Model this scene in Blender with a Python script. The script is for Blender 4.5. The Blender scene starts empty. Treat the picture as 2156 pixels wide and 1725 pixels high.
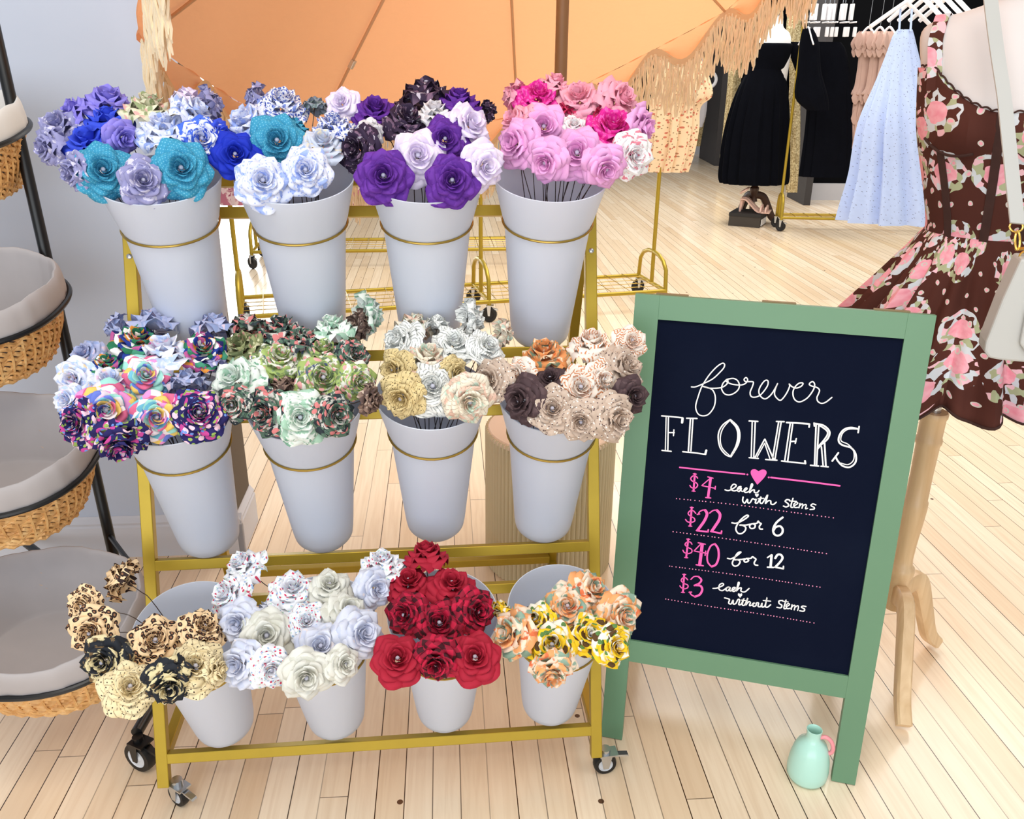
import bpy, math, random
from mathutils import Vector, Matrix
PI = math.pi
rnd = random.Random(7)
V = Vector
scene = bpy.context.scene
COL = scene.collection

# ------------------------------------------------------------------ camera
FL, TH, RO, HC = 1800.0, 0.3898, 0.0091, 1.42
CX, CY = 1078.0, 862.5
_f = V((0, math.cos(TH), -math.sin(TH))); _r = V((1, 0, 0)); _u = _r.cross(_f)
CF = _f
CR = math.cos(RO) * _r + math.sin(RO) * _u
CU = -math.sin(RO) * _r + math.cos(RO) * _u
CO = V((0, 0, HC))
cam_d = bpy.data.cameras.new('camera'); cam = bpy.data.objects.new('camera', cam_d); COL.objects.link(cam)
cam_d.sensor_fit = 'HORIZONTAL'; cam_d.sensor_width = 36.0; cam_d.lens = FL / 2156 * 36.0
cam_d.clip_start = 0.02; cam_d.clip_end = 100
cam.matrix_world = Matrix(((CR.x, CU.x, -CF.x, CO.x), (CR.y, CU.y, -CF.y, CO.y), (CR.z, CU.z, -CF.z, CO.z), (0, 0, 0, 1)))
scene.camera = cam

# ------------------------------------------------------------------ light
scene.view_settings.view_transform = 'Standard'; scene.view_settings.look = 'None'
scene.view_settings.gamma = 1; scene.view_settings.exposure = -0.1; scene.view_settings.use_curve_mapping = False
w = bpy.data.worlds.new('world'); scene.world = w; w.use_nodes = True
w.node_tree.nodes['Background'].inputs[0].default_value = (0.93, 0.96, 1.0, 1)
w.node_tree.nodes['Background'].inputs[1].default_value = 0.5
def area(name, loc, target, sx, sy, power, col):
    d = bpy.data.lights.new(name, 'AREA'); d.shape = 'RECTANGLE'; d.size = sx; d.size_y = sy; d.energy = power; d.color = col; d.specular_factor = 0.12
    o = bpy.data.objects.new(name, d); COL.objects.link(o); o.location = loc
    o.rotation_euler = (V(target) - V(loc)).to_track_quat('-Z', 'Y').to_euler()
    return o
area('ceiling_light', (-0.4, -0.3, 3.3), (-0.4, -0.3, 0), 1.8, 1.8, 76, (1.0, 0.95, 0.87))
area('ceiling_light', (1.6, 0.6, 3.4), (1.6, 0.6, 0), 1.2, 1.2, 17, (1.0, 0.95, 0.87))
area('ceiling_light', (0.3, 4.6, 3.4), (0.3, 4.6, 0), 2.4, 2.4, 122, (1.0, 0.95, 0.87))
area('ceiling_light', (2.9, 4.6, 3.4), (2.9, 4.6, 0), 2.4, 2.4, 83, (1.0, 0.95, 0.87))
area('ceiling_light', (2.4, 8.6, 3.4), (2.4, 8.6, 0), 2.6, 2.6, 171, (1.0, 0.95, 0.87))
area('front_fill_light', (-0.6, -3.2, 1.5), (0, 2, 0.8), 5.0, 2.4, 134, (0.9, 0.95, 1.0))  # added fill lamp behind the camera, brightens the bucket fronts

# ------------------------------------------------------------------ pixel -> world
def ray(px, py): return CF + ((px - CX) / FL) * CR - ((py - CY) / FL) * CU
def fz(px, py, z=0.0):
    d = ray(px, py); return CO + d * ((z - HC) / d.z)
def fy(px, py, y):
    d = ray(px, py); return CO + d * (y / d.y)
def fd(px, py, t): return CO + ray(px, py) * t
def depth(P): return (P - CO).dot(CF)
def pix(P):
    d = P - CO; z = d.dot(CF); return CX + FL * d.dot(CR) / z, CY - FL * d.dot(CU) / z

# ------------------------------------------------------------------ mesh builder
class MB:
    def __init__(s): s.v = []; s.f = []; s.uv = []
    def add(s, vs, fs, uvs=None):
        b = len(s.v); s.v += [tuple(x) for x in vs]; s.f += [tuple(i + b for i in f) for f in fs]
        s.uv += (list(uvs) if uvs else [(0.0, 0.0)] * len(vs)); return s
    def grid(s, rows, closed=False, cap0=False, cap1=False, uvs=None):
        n = len(rows[0]); vs = [p for r in rows for p in r]; fs = []
        for i in range(len(rows) - 1):
            for j in range(n if closed else n - 1):
                a = i * n + j; b = i * n + (j + 1) % n
                fs.append((a, b, b + n, a + n))
        if cap0: fs.append(tuple(range(n - 1, -1, -1)))
        if cap1: fs.append(tuple((len(rows) - 1) * n + k for k in range(n)))
        return s.add(vs, fs, uvs)
    def box(s, c, size, ax=None):
        c = V(c); X, Y, Z = ax if ax else (V((1, 0, 0)), V((0, 1, 0)), V((0, 0, 1)))
        h = [q / 2 for q in size]; vs = []
        for k in (-1, 1):
            for j in (-1, 1):
                for i in (-1, 1): vs.append(c + X * (i * h[0]) + Y * (j * h[1]) + Z * (k * h[2]))
        return s.add(vs, [(0, 2, 3, 1), (4, 5, 7, 6), (0, 1, 5, 4), (2, 6, 7, 3), (0, 4, 6, 2), (1, 3, 7, 5)])
    def bar(s, a, b, wx, wy, ref=(0, 0, 1)):
        a = V(a); b = V(b); Z = (b - a); L = Z.length; Z = Z / L
        X = V(ref).cross(Z)
        if X.length < 1e-4: X = V((1, 0, 0)).cross(Z)
        X.normalize(); Y = Z.cross(X)
        return s.box((a + b) / 2, (wx, wy, L), (X, Y, Z))
    def tube(s, pts, r, n=8, closed=False, caps=True):
        pts = [V(p) for p in pts]; m = len(pts); rr = r if isinstance(r, (list, tuple)) else [r] * m
        rows = []; up = None
        for i, p in enumerate(pts):
            if closed: t = pts[(i + 1) % m] - pts[i - 1]
            else: t = pts[min(i + 1, m - 1)] - pts[max(i - 1, 0)]
            if t.length < 1e-9: t = V((0, 0, 1))
            t.normalize()
            if up is None:
                up = V((0, 0, 1)) if abs(t.z) < 0.9 else V((1, 0, 0))
            up = up - t * up.dot(t)
            if up.length < 1e-6: up = V((1, 0, 0)) - t * t.x
            up.normalize(); x = t.cross(up)
            rows.append([p + (x * math.cos(2 * PI * k / n) + up * math.sin(2 * PI * k / n)) * rr[i] for k in range(n)])
        if closed: rows.append(rows[0]); caps = False
        return s.grid(rows, True, caps, caps)
    def lathe(s, prof, c=(0, 0, 0), n=32, axis=None, sq=1.0, cap0=False, cap1=False, fold=None):
        c = V(c)
        if axis is None: X, Y, Z = V((1, 0, 0)), V((0, 1, 0)), V((0, 0, 1))
        else: X, Y, Z = axis
        rows = []
        for q in prof:
            r, z = q[0], q[1]; row = []
            for k in range(n):
                a = 2 * PI * k / n; rr = r * (fold(a, z) if fold else 1)
                row.append(c + X * (rr * math.cos(a)) + Y * (rr * sq * math.sin(a)) + Z * z)
            rows.append(row)
        uvs = [(k / n * 2 * PI * max(x[0] for x in prof), q[1]) for q in prof for k in range(n)]
        return s.grid(rows, True, cap0, cap1, uvs)
    def sphere(s, c, r, n=12, m=8, sz=1.0):
        return s.lathe([(max(1e-4, r * math.sin(PI * i / m)), -r * sz * math.cos(PI * i / m)) for i in range(m + 1)], c, n)
    def prism(s, poly, d):
        poly = [V(p) for p in poly]; d = V(d); n = len(poly)
        return s.add(poly + [p + d for p in poly], [tuple(range(n - 1, -1, -1)), tuple(range(n, 2 * n))] + [(i, (i + 1) % n, (i + 1) % n + n, i + n) for i in range(n)])
    def build(s, name, m, parent=None, smooth=True, bevel=0, solid=0, loc=None, sharp=40):
        me = bpy.data.meshes.new(name)
        if loc is not None:
            L = V(loc); s.v = [tuple(V(q) - L) for q in s.v]
        me.from_pydata(s.v, [], s.f); me.update()
        if any(u != (0.0, 0.0) for u in s.uv):
            ul = me.uv_layers.new(name='UVMap')
            for lp in me.loops: ul.data[lp.index].uv = s.uv[lp.vertex_index]
        if m: me.materials.append(m)
        if smooth:
            for p in me.polygons: p.use_smooth = True
        o = bpy.data.objects.new(name, me); COL.objects.link(o)
        if loc is not None and parent is None: o.location = loc
        if parent is not None:
            o.parent = parent
            o.matrix_parent_inverse = Matrix.Identity(4)
            if parent.get('_base') is not None:
                pass
        if solid:
            md = o.modifiers.new('solid', 'SOLIDIFY'); md.thickness = solid; md.offset = 0
        if bevel:
            md = o.modifiers.new('bevel', 'BEVEL'); md.width = bevel; md.segments = 2; md.limit_method = 'ANGLE'
        if smooth: 
            try: me.set_sharp_from_angle(angle=math.radians(sharp))
            except Exception: pass
        return o

def tag(o, label, cat, group=None, kind=None):
    o['label'] = label; o['category'] = cat
    if group: o['group'] = group
    if kind: o['kind'] = kind
    return o
def thing(name, loc, label, cat, group=None):
    o = bpy.data.objects.new(name, None); COL.objects.link(o); o.location = loc; o.empty_display_size = 0.05
    return tag(o, label, cat, group)
def part(mb, name, m, parent, **k):
    """a part given in world coordinates, parented to an unrotated Empty (or to a part of one)"""
    base = V(parent.location); q = parent.parent
    while q is not None: base = base + V(q.location); q = q.parent
    mb.v = [tuple(V(p) - base) for p in mb.v]
    return mb.build(name, m, parent, **k)
def structure(o): o['kind'] = 'structure'; return o
def crom(pts, n=6, closed=False):
    out = []; m = len(pts)
    for i in range(m if closed else m - 1):
        if closed: p = [pts[(i + k - 1) % m] for k in range(4)]
        else: p = [pts[max(0, min(m - 1, i + k - 1))] for k in range(4)]
        for j in range(n):
            t = j / n
            out.append(tuple(0.5 * (2 * p[1][d] + (p[2][d] - p[0][d]) * t + (2 * p[0][d] - 5 * p[1][d] + 4 * p[2][d] - p[3][d]) * t * t + (3 * p[1][d] - p[0][d] - 3 * p[2][d] + p[3][d]) * t ** 3) for d in range(len(p[0]))))
    if not closed: out.append(tuple(pts[-1]))
    return out

# ------------------------------------------------------------------ materials
def lin(c):
    return tuple((x / 255 / 12.92 if x / 255 <= 0.04045 else ((x / 255 + 0.055) / 1.055) ** 2.4) for x in c) + (1.0,)
class NT:
    def __init__(s, name, rough=0.6, metal=0.0, spec=0.5):
        s.m = bpy.data.materials.new(name); s.m.use_nodes = True; s.t = s.m.node_tree
        s.b = s.t.nodes['Principled BSDF']; s.b.inputs['Roughness'].default_value = rough; s.b.inputs['Metallic'].default_value = metal
        s.b.inputs['Specular IOR Level'].default_value = spec
    def n(s, typ, **k):
        x = s.t.nodes.new(typ)
        for a, b in k.items(): setattr(x, a, b)
        return x
    def put(s, sock, val):
        if hasattr(val, 'is_linked') or hasattr(val, 'links'): s.t.links.new(val, sock)
        else: sock.default_value = val
    def math(s, op, a, b=None, clamp=False):
        x = s.n('ShaderNodeMath', operation=op, use_clamp=clamp); s.put(x.inputs[0], a)
        if b is not None: s.put(x.inputs[1], b)
        return x.outputs[0]
    def mix(s, f, a, b, blend='MIX'):
        x = s.n('ShaderNodeMix', data_type='RGBA', blend_type=blend); s.put(x.inputs[0], f); s.put(x.inputs[6], a); s.put(x.inputs[7], b); return x.outputs[2]
    def coord(s, which='Object'):
        return s.n('ShaderNodeTexCoord').outputs[which]
    def mapping(s, v, sc=(1, 1, 1), rot=(0, 0, 0), loc=(0, 0, 0)):
        x = s.n('ShaderNodeMapping'); s.t.links.new(v, x.inputs[0]); x.inputs['Scale'].default_value = sc; x.inputs['Rotation'].default_value = rot; x.inputs['Location'].default_value = loc
        return x.outputs[0]
    def noise(s, v, scale, detail=2.0, dist=0.0, out=0, rough=0.5):
        x = s.n('ShaderNodeTexNoise'); s.t.links.new(v, x.inputs['Vector']); x.inputs['Scale'].default_value = scale; x.inputs['Detail'].default_value = detail; x.inputs['Distortion'].default_value = dist; x.inputs['Roughness'].default_value = rough
        return x.outputs[out]
    def vor(s, v, scale, rand=1.0, out='Distance', feature='F1', dim='3D'):
        x = s.n('ShaderNodeTexVoronoi', feature=feature, voronoi_dimensions=dim); s.t.links.new(v, x.inputs['Vector']); x.inputs['Scale'].default_value = scale; x.inputs['Randomness'].default_value = rand
        return x.outputs[out]
    def ramp(s, f, stops, interp='LINEAR'):
        x = s.n('ShaderNodeValToRGB'); s.put(x.inputs[0], f); r = x.color_ramp; r.interpolation = interp
        while len(r.elements) < len(stops): r.elements.new(0.5)
        for e, (p, c) in zip(r.elements, stops): e.position = p; e.color = c
        return x.outputs[0]
    def bump(s, h, st=0.2, dist=0.01):
        x = s.n('ShaderNodeBump'); x.inputs['Strength'].default_value = st; x.inputs['Distance'].default_value = dist; s.t.links.new(h, x.inputs['Height']); s.t.links.new(x.outputs[0], s.b.inputs['Normal'])
    def col(s, c): s.put(s.b.inputs['Base Color'], c); return s.m
    def rgh(s, c): s.put(s.b.inputs['Roughness'], c)
def plain(name, c, rough=0.6, metal=0.0, spec=0.5, var=0.06, vscale=8.0, trans=0.0):
    t = NT(name, rough, metal, spec); c = lin(c)
    f = t.noise(t.coord(), vscale, 3.0)
    d = tuple(x * (1 - var) for x in c[:3]) + (1,); e = tuple(min(1, x * (1 + var)) for x in c[:3]) + (1,)
    t.col(t.mix(f, d, e))
    if trans:
        tr = t.n('ShaderNodeBsdfTranslucent'); tr.inputs[0].default_value = c
        mx = t.n('ShaderNodeMixShader'); mx.inputs[0].default_value = trans
        t.t.links.new(t.b.outputs[0], mx.inputs[1]); t.t.links.new(tr.outputs[0], mx.inputs[2])
        t.t.links.new(mx.outputs[0], t.t.nodes['Material Output'].inputs[0])
    return t.m
M = {}
M['gold'] = plain('brushed_gold', (174, 147, 44), 0.38, 0.5, var=0.08, vscale=30)
M['gold_thin'] = plain('gold_wire', (172, 142, 66), 0.3, 0.8)
M['chrome'] = plain('chrome', (200, 204, 208), 0.2, 0.9)
M['rubber'] = plain('black_rubber', (14, 14, 16), 0.5)
M['black'] = plain('black_powder_coat', (9, 10, 13), 0.35)
M['white_plastic'] = plain('white_plastic', (233, 239, 251), 0.42, var=0.01, vscale=3, trans=0.3)
M['wall'] = plain('wall_paint', (194, 203, 220), 0.8, var=0.015, vscale=2)
M['trim'] = plain('trim_paint', (206, 207, 214), 0.5, var=0.01)
M['wall_dark'] = plain('dark_wall_paint', (6, 7, 11), 0.8, spec=0.1)
M['panel_grey'] = plain('charcoal_panel', (62, 60, 62), 0.7)
M['green'] = plain('sage_green_paint', (100, 140, 109), 0.45, var=0.03)
M['green_dark'] = M['green']
M['hub'] = plain('grey_wheel_hub', (206, 208, 212), 0.4)
M['hinge'] = plain('aged_hinge', (140, 118, 84), 0.5, 0.4)
M['white'] = plain('white_paint', (246, 246, 246), 0.6, var=0.0)
M['pink_paint'] = plain('pink_chalk_marker', (244, 92, 178), 0.6, var=0.04)
M['pink_dot'] = plain('pale_pink_chalk_marker', (246, 150, 190), 0.6)
M['mint'] = plain('mint_ceramic', (182, 228, 214), 0.22, var=0.05, vscale=5)
M['pink_ceramic'] = plain('pink_ceramic', (236, 150, 158), 0.3)
M['cream_body'] = plain('cream_jersey', (216, 212, 212), 0.8, var=0.02)
M['leather'] = plain('white_leather', (184, 185, 182), 0.45, var=0.02)
M['brass'] = plain('brass_hardware', (220, 180, 90), 0.25, 0.85)
M['linen'] = plain('grey_cotton', (176, 171, 172), 0.9, var=0.08, vscale=14)
M['linen_pale'] = plain('pale_cotton', (226, 222, 218), 0.9, var=0.05, vscale=14)
M['stem'] = plain('dark_wire', (52, 36, 30), 0.5)
M['bead'] = plain('pearl_bead', (190, 190, 206), 0.3, var=0.02)
M['pole_wood'] = plain('pole_wood', (150, 110, 70), 0.5, var=0.15, vscale=20)
M['rib'] = plain('rib_wood', (206, 160, 118), 0.5)
M['fringe'] = plain('cream_yarn', (244, 226, 194), 0.9, var=0.08, vscale=40)
M['trim_tape'] = plain('beige_tape', (226, 194, 152), 0.9)
M['hanger'] = plain('white_hanger', (240, 240, 244), 0.4)
M['dark_wood'] = plain('dark_wood', (64, 38, 24), 0.4)
M['blush'] = plain('blush_tulle', (190, 158, 146), 0.85, var=0.14, vscale=9)
M['black_cloth'] = plain('black_tulle', (6, 8, 16), 0.9, spec=0.08, var=0.3, vscale=12)
M['grey_cloth'] = plain('pale_grey_satin', (200, 198, 204), 0.6)
M['shoe'] = plain('blush_leather', (214, 176, 160), 0.35)
M['box_dark'] = plain('dark_card', (58, 52, 46), 0.6)
def seq():
    t = NT('gold_sequins', 0.3, 0.6)
    v = t.vor(t.coord(), 90, out='Color')
    t.col(t.mix(v, lin((150, 122, 70)), lin((250, 236, 190)))); return t.m
M['sequin'] = seq()
def wood(name, c1, c2, sc=(30, 30, 2.2), rough=0.4):
    t = NT(name, rough); v = t.mapping(t.coord(), sc)
    f = t.noise(v, 1.0, 5.0, 0.8); t.col(t.ramp(f, [(0.3, lin(c1)), (0.7, lin(c2))])); return t.m
M['pale_wood'] = wood('pale_ash_wood', (212, 176, 130), (238, 208, 166))
# ------------------------------------------------------------------ the setting
PHI = -0.0788
BD = V((math.sin(PHI), math.cos(PHI), 0)); BN = V((math.cos(PHI), -math.sin(PHI), 0))
def floor_mat():
    t = NT('maple_strip_floor', 0.25, 0, 0.5)
    g = t.n('ShaderNodeNewGeometry').outputs['Position']
    sx = t.n('ShaderNodeSeparateXYZ'); t.t.links.new(t.mapping(g, (1, 1, 1), (0, 0, PHI)), sx.inputs[0])
    W = 0.0583
    # board index across, position along
    ac = t.math('ADD', sx.outputs[0], 4.0 * 1.749 + 0.0583 * 40 + -0.0066)
    q = t.math('DIVIDE', ac, W); i = t.math('FLOOR', q); fr = t.math('FRACT', q)
    wn = t.n('ShaderNodeTexWhiteNoise', noise_dimensions='1D'); t.put(wn.inputs['W'], i)
    al = t.math('ADD', t.math('DIVIDE', sx.outputs[1], 1.7), t.math('MULTIPLY', wn.outputs[0], 17.0))
    j = t.math('FLOOR', al); fa = t.math('FRACT', al)
    cb = t.n('ShaderNodeCombineXYZ'); t.put(cb.inputs[0], i); t.put(cb.inputs[1], j)
    w2 = t.n('ShaderNodeTexWhiteNoise', noise_dimensions='2D'); t.t.links.new(cb.outputs[0], w2.inputs['Vector'])
    base = t.ramp(w2.outputs[0], [(0.0, lin((228, 200, 166))), (0.3, lin((237, 213, 182))), (0.7, lin((242, 221, 193))), (1.0, lin((247, 228, 202)))])
    # grain
    cv = t.n('ShaderNodeCombineXYZ'); t.put(cv.inputs[0], t.math('MULTIPLY', sx.outputs[0], 60.0)); t.put(cv.inputs[1], t.math('ADD', t.math('MULTIPLY', sx.outputs[1], 3.0), t.math('MULTIPLY', w2.outputs[0], 50.0)))
    gr = t.noise(cv.outputs[0], 1.0, 5.0, 1.2)
    base = t.mix(t.math('MULTIPLY', t.ramp(gr, [(0.42, (0, 0, 0, 1)), (0.75, (1, 1, 1, 1))]), 0.35), base, lin((206, 170, 132)))
    bl = t.noise(g, 3.0, 3.0)
    base = t.mix(t.math('MULTIPLY', bl, 0.18), base, lin((244, 226, 200)))
    # knots
    kn = t.vor(g, 7.0); base = t.mix(t.math('LESS_THAN', kn, 0.045), base, lin((92, 62, 44)))
    # gaps, each gap with its own strength
    wg = t.n('ShaderNodeTexWhiteNoise', noise_dimensions='1D'); t.put(wg.inputs['W'], t.math('ADD', t.math('FLOOR', t.math('ADD', q, 0.5)), 91.3))
    gap = t.math('ADD', t.math('LESS_THAN', fr, 0.019), t.math('GREATER_THAN', fr, 0.981), True)
    gap = t.math('MULTIPLY', gap, t.math('ADD', t.math('MULTIPLY', wg.outputs[0], 0.75), 0.4), True)
    end = t.math('LESS_THAN', fa, 0.0013)
    gap = t.math('MAXIMUM', gap, t.math('MULTIPLY', end, 0.7))
    base = t.mix(gap, base, lin((58, 34, 20)))
    t.col(base)
    t.rgh(t.math('ADD', t.math('MULTIPLY', t.noise(g, 14.0, 3.0), 0.10), 0.13))
    return t.m
o = MB().box((0.5, 6.0, -0.05), (17, 20, 0.1)).build('floor', floor_mat(), smooth=False); structure(o)
WN = V((0.9969, 0.0779, 0)); WB = V((-0.0779, 0.9969, 0))        # along / into the left wall
WC = V((-0.836, 2.283, 0))                                      # its free corner
o = MB().box(WC - WN * 1.75 + WB * 0.085 + V((0, 0, 1.7)), (3.5, 0.17, 3.4), (WN, WB, V((0, 0, 1)))).build('wall_left', M['wall'], smooth=False); structure(o)
mb = MB()
def skirt(mb, a, b, out, h=0.135, t=0.016):
    prof = [(0, 0), (t, 0), (t, h * 0.76), (t * 0.75, h * 0.80), (t * 0.9, h * 0.86), (t * 0.35, h * 0.95), (0.002, h), (0, h)]
    mb.grid([[a + out * x + V((0, 0, z)) for x, z in prof], [b + out * x + V((0, 0, z)) for x, z in prof]], True, True, True)
skirt(mb, WC - WN * 3.5, WC + WN * 0.016, -WB)
skirt(mb, WC - WB * 0.016, WC + WB * 0.186, WN)
o = mb.build('baseboard_left', M['trim'], smooth=False); structure(o)
o = MB().box(WC + WB * 0.085 + WN * 0.002 + V((0, 0, 1.77)), (0.004, 0.168, 3.26), (WN, WB, V((0, 0, 1)))).build('wall_end_sheet', plain('dark_end_sheet', (92, 80, 66), 0.7), smooth=False); structure(o)  # thin dark brown sheet covering the wall's free end above the baseboard
# back of the shop
o = MB().box((0.5, 14.6, 1.7), (17, 0.2, 3.4)).build('wall_back', M['wall_dark'], smooth=False); structure(o)
o = MB().box((0.5, 14.49, 0.12), (17, 0.03, 0.24)).build('baseboard_back', M['trim'], smooth=False); structure(o)
o = MB().box((5.95, 9.75, 1.7), (5.6, 0.2, 3.4)).build('wall_right', M['wall_dark'], smooth=False); structure(o)
o = MB().box((5.95, 9.635, 0.09), (5.6, 0.03, 0.18)).build('baseboard_right', M['trim'], smooth=False); structure(o)
o = MB().box((3.115, 9.55, 1.7), (0.07, 0.6, 3.4)).build('trim_1', M['panel_grey'], smooth=False); structure(o)
o = MB().box((2.95, 13.4, 1.7), (0.09, 1.1, 3.4)).build('trim_2', M['panel_grey'], smooth=False); structure(o)
# bright shop window far behind on the left, mirrored in the varnish
t = NT('daylight_glass'); t.b.inputs['Emission Color'].default_value = (0.9, 0.96, 1, 1); t.b.inputs['Emission Strength'].default_value = 9.0; t.col((0.8, 0.85, 0.9, 1))
win = MB().box((-6.0, 14.47, 1.6), (4.3, 0.02, 2.7)).build('window_1', t.m, smooth=False); structure(win)
fb = MB()
for x in (-8.2, -6.0, -3.82): fb.box((x, 14.45, 1.6), (0.09, 0.08, 2.9))
for z in (0.2, 3.0): fb.box((-6.0, 14.45, z), (4.4, 0.08, 0.09))
part(fb, 'window_frame', M['trim'], win, smooth=False)

# ------------------------------------------------------------------ rack
RX, RY, PSI, RW, AL = -0.7034, 1.2805, 0.1024, 0.8852, 0.2939
RE = V((math.cos(PSI), math.sin(PSI), 0)); RNB = V((-math.sin(PSI), math.cos(PSI), 0))
RUP = V((0, 0, 1)) * math.cos(AL) + RNB * math.sin(AL)
RL0 = V((RX, RY, 0)); RN = RUP.cross(RE); RN = -RN if RN.y > 0 else RN          # out of the rack, to the viewer
def rp(u, s, off=0.0): return RL0 + RE * u + RUP * s + RN * off
T = 0.021
rack = thing('flower_rack', rp(RW / 2, 0), 'gold metal tiered rack on casters holding twelve white buckets of paper roses', 'rack')
for u in (T / 2, RW + T / 2):
    post = part(MB().bar(rp(u, 0.058, -T / 2), rp(u, 1.285, -T / 2), T, T * 1.1, RE), 'post', M['gold'], rack, smooth=False, bevel=0.0015)
    for s in (0.32, 1.115):
        bb = MB(); c = rp(u, s, 0.0005)
        bb.lathe([(0.0052, 0), (0.0052, 0.0015), (0.0035, 0.0028), (0.0001, 0.003)], c, 12, (RE, RUP, RN))
        part(bb, 'bolt', M['chrome'], post)
for s in (0.1183, 0.515, 0.917, 1.255):
    part(MB().bar(rp(T, s, -T / 2), rp(RW, s, -T / 2), T, T, RUP), 'crossbar', M['gold'], rack, smooth=False, bevel=0.0015)
RS = (1.196, 0.802, 0.435)
for s in RS:
    part(MB().bar(rp(T, s, -T / 2), rp(RW, s, -T / 2), T, T, RUP), 'holder_bar', M['gold'], rack, smooth=False, bevel=0.0015)
# rear legs, floor rails, casters
top_c = 1.27; rear_y = 0.70
for u in (T / 2, RW + T / 2):
    a = rp(u, 1.24, -T * 1.6); b = rp(u, 0.06, 0) + RNB * rear_y; b.z = 0.058
    part(MB().bar(a, b, T, T, RE), 'rear_leg', M['gold'], rack, smooth=False, bevel=0.0015)
    c = rp(u, 0.1183, -T * 1.1); d = b + (a - b) * ((c.z - b.z) / (a.z - b.z)) - RNB * T * 0.4
    part(MB().bar(c, d, T, T), 'side_rail', M['gold'], rack, smooth=False, bevel=0.0015)
a = rp(T, 0.06) + RNB * rear_y; a.z = 0.13; b = a + RE * (RW - T) 
part(MB().bar(a - RNB * 0.035, b - RNB * 0.035, T, T), 'rear_rail', M['gold'], rack, smooth=False, bevel=0.0015)
def caster(parent, P, R, ang, top, wheel_w=0.018, fork=M['chrome'], hub=M['hub']):
    """swivel caster: wheel of radius R touching the floor at P, facing ang, plate at height top"""
    ax = V((math.cos(ang), math.sin(ang), 0)); fw = V((-math.sin(ang), math.cos(ang), 0)); Z = V((0, 0, 1))
    P = V(P); c = P + Z * R
    f = MB(); h = wheel_w / 2 + 0.003
    for s in (-1, 1):
        f.prism([c + ax * (s * h) + fw * x + Z * z for x, z in ((-0.006, -0.006), (0.006, -0.006), (0.012, top - R - 0.008), (-0.012, top - R - 0.008))], ax * (s * 0.002))
    f.box(c + Z * (top - R - 0.006) - fw * 0.006, (h * 2 + 0.004, 0.04, 0.004), (ax, fw, Z))
    f.lathe([(0.011, top - 0.006), (0.011, top + 0.006)], P, 14, None, 1, True, True)
    f.prism([c + fw * x + Z * z - ax * 0.006 for x, z in ((-0.02, R * 0.9), (-0.05, R * 0.75), (-0.052, R * 0.55), (-0.02, R * 0.7))], ax * 0.012)
    fo = part(f, 'caster', fork, parent, smooth=False)
    w_ = MB().lathe([(R * 0.62, -wheel_w / 2), (R * 0.93, -wheel_w / 2), (R, -wheel_w / 4), (R, wheel_w / 4), (R * 0.93, wheel_w / 2), (R * 0.62, wheel_w / 2)], c, 24, (fw, Z, ax))
    part(w_, 'tyre', M['rubber'], fo)
    h_ = MB().lathe([(0.0005, -wheel_w / 2 - 0.001), (R * 0.2, -wheel_w / 2 - 0.001), (R * 0.3, -wheel_w / 2 + 0.002), (R * 0.55, -wheel_w / 2 + 0.002), (R * 0.63, -wheel_w / 2 - 0.0005), (R * 0.63, wheel_w / 2 + 0.0005), (R * 0.55, wheel_w / 2 - 0.002), (R * 0.3, wheel_w / 2 - 0.002), (R * 0.2, wheel_w / 2 + 0.001), (0.0005, wheel_w / 2 + 0.001)], c, 24, (fw, Z, ax))
    part(h_, 'wheel', hub, fo)
    return fo
caster(rack, rp(0.034, 0.0) + RNB * 0.03, 0.025, 1.0, 0.058)
caster(rack, rp(RW + 0.032, 0.0) + RNB * 0.035, 0.025, 1.75, 0.058)
for u in (T / 2, RW + T / 2):
    b = rp(u, 0.06, 0) + RNB * rear_y; b.z = 0; caster(rack, b, 0.025, 1.9, 0.058)
# ------------------------------------------------------------------ buckets in their rings
TILT = math.radians(17.5)
BA = V((0, 0, 1)) * math.cos(TILT) - RNB * math.sin(TILT)              # bucket axis, leaning to the viewer
BX = RE; BY = BA.cross(BX)
US = (0.118, 0.345, 0.572, 0.795)
SS = (1.163, 0.768, 0.370)
BINS = {}
TN = ('top', 'middle', 'bottom'); 
BLAB = [['white bucket of periwinkle, royal blue and turquoise roses on the top tier', 'white bucket of pale blue and teal roses on the top tier', 'white bucket of purple and pale lilac roses on the top tier', 'white bucket of pink and magenta roses on the top tier'],
        ['white bucket of rainbow and navy floral roses on the middle tier', 'white bucket of green leaf print roses on the middle tier', 'white bucket of book page and tan music sheet roses on the middle tier', 'white bucket of beige, brown and rust roses on the middle tier'],
        ['white bucket of leopard and cream music roses on the bottom tier', 'white bucket of white, silver and heart print roses on the bottom tier', 'white bucket of solid red and plaid roses on the bottom tier', 'white bucket of yellow sunflower and orange roses on the bottom tier']]
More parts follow.
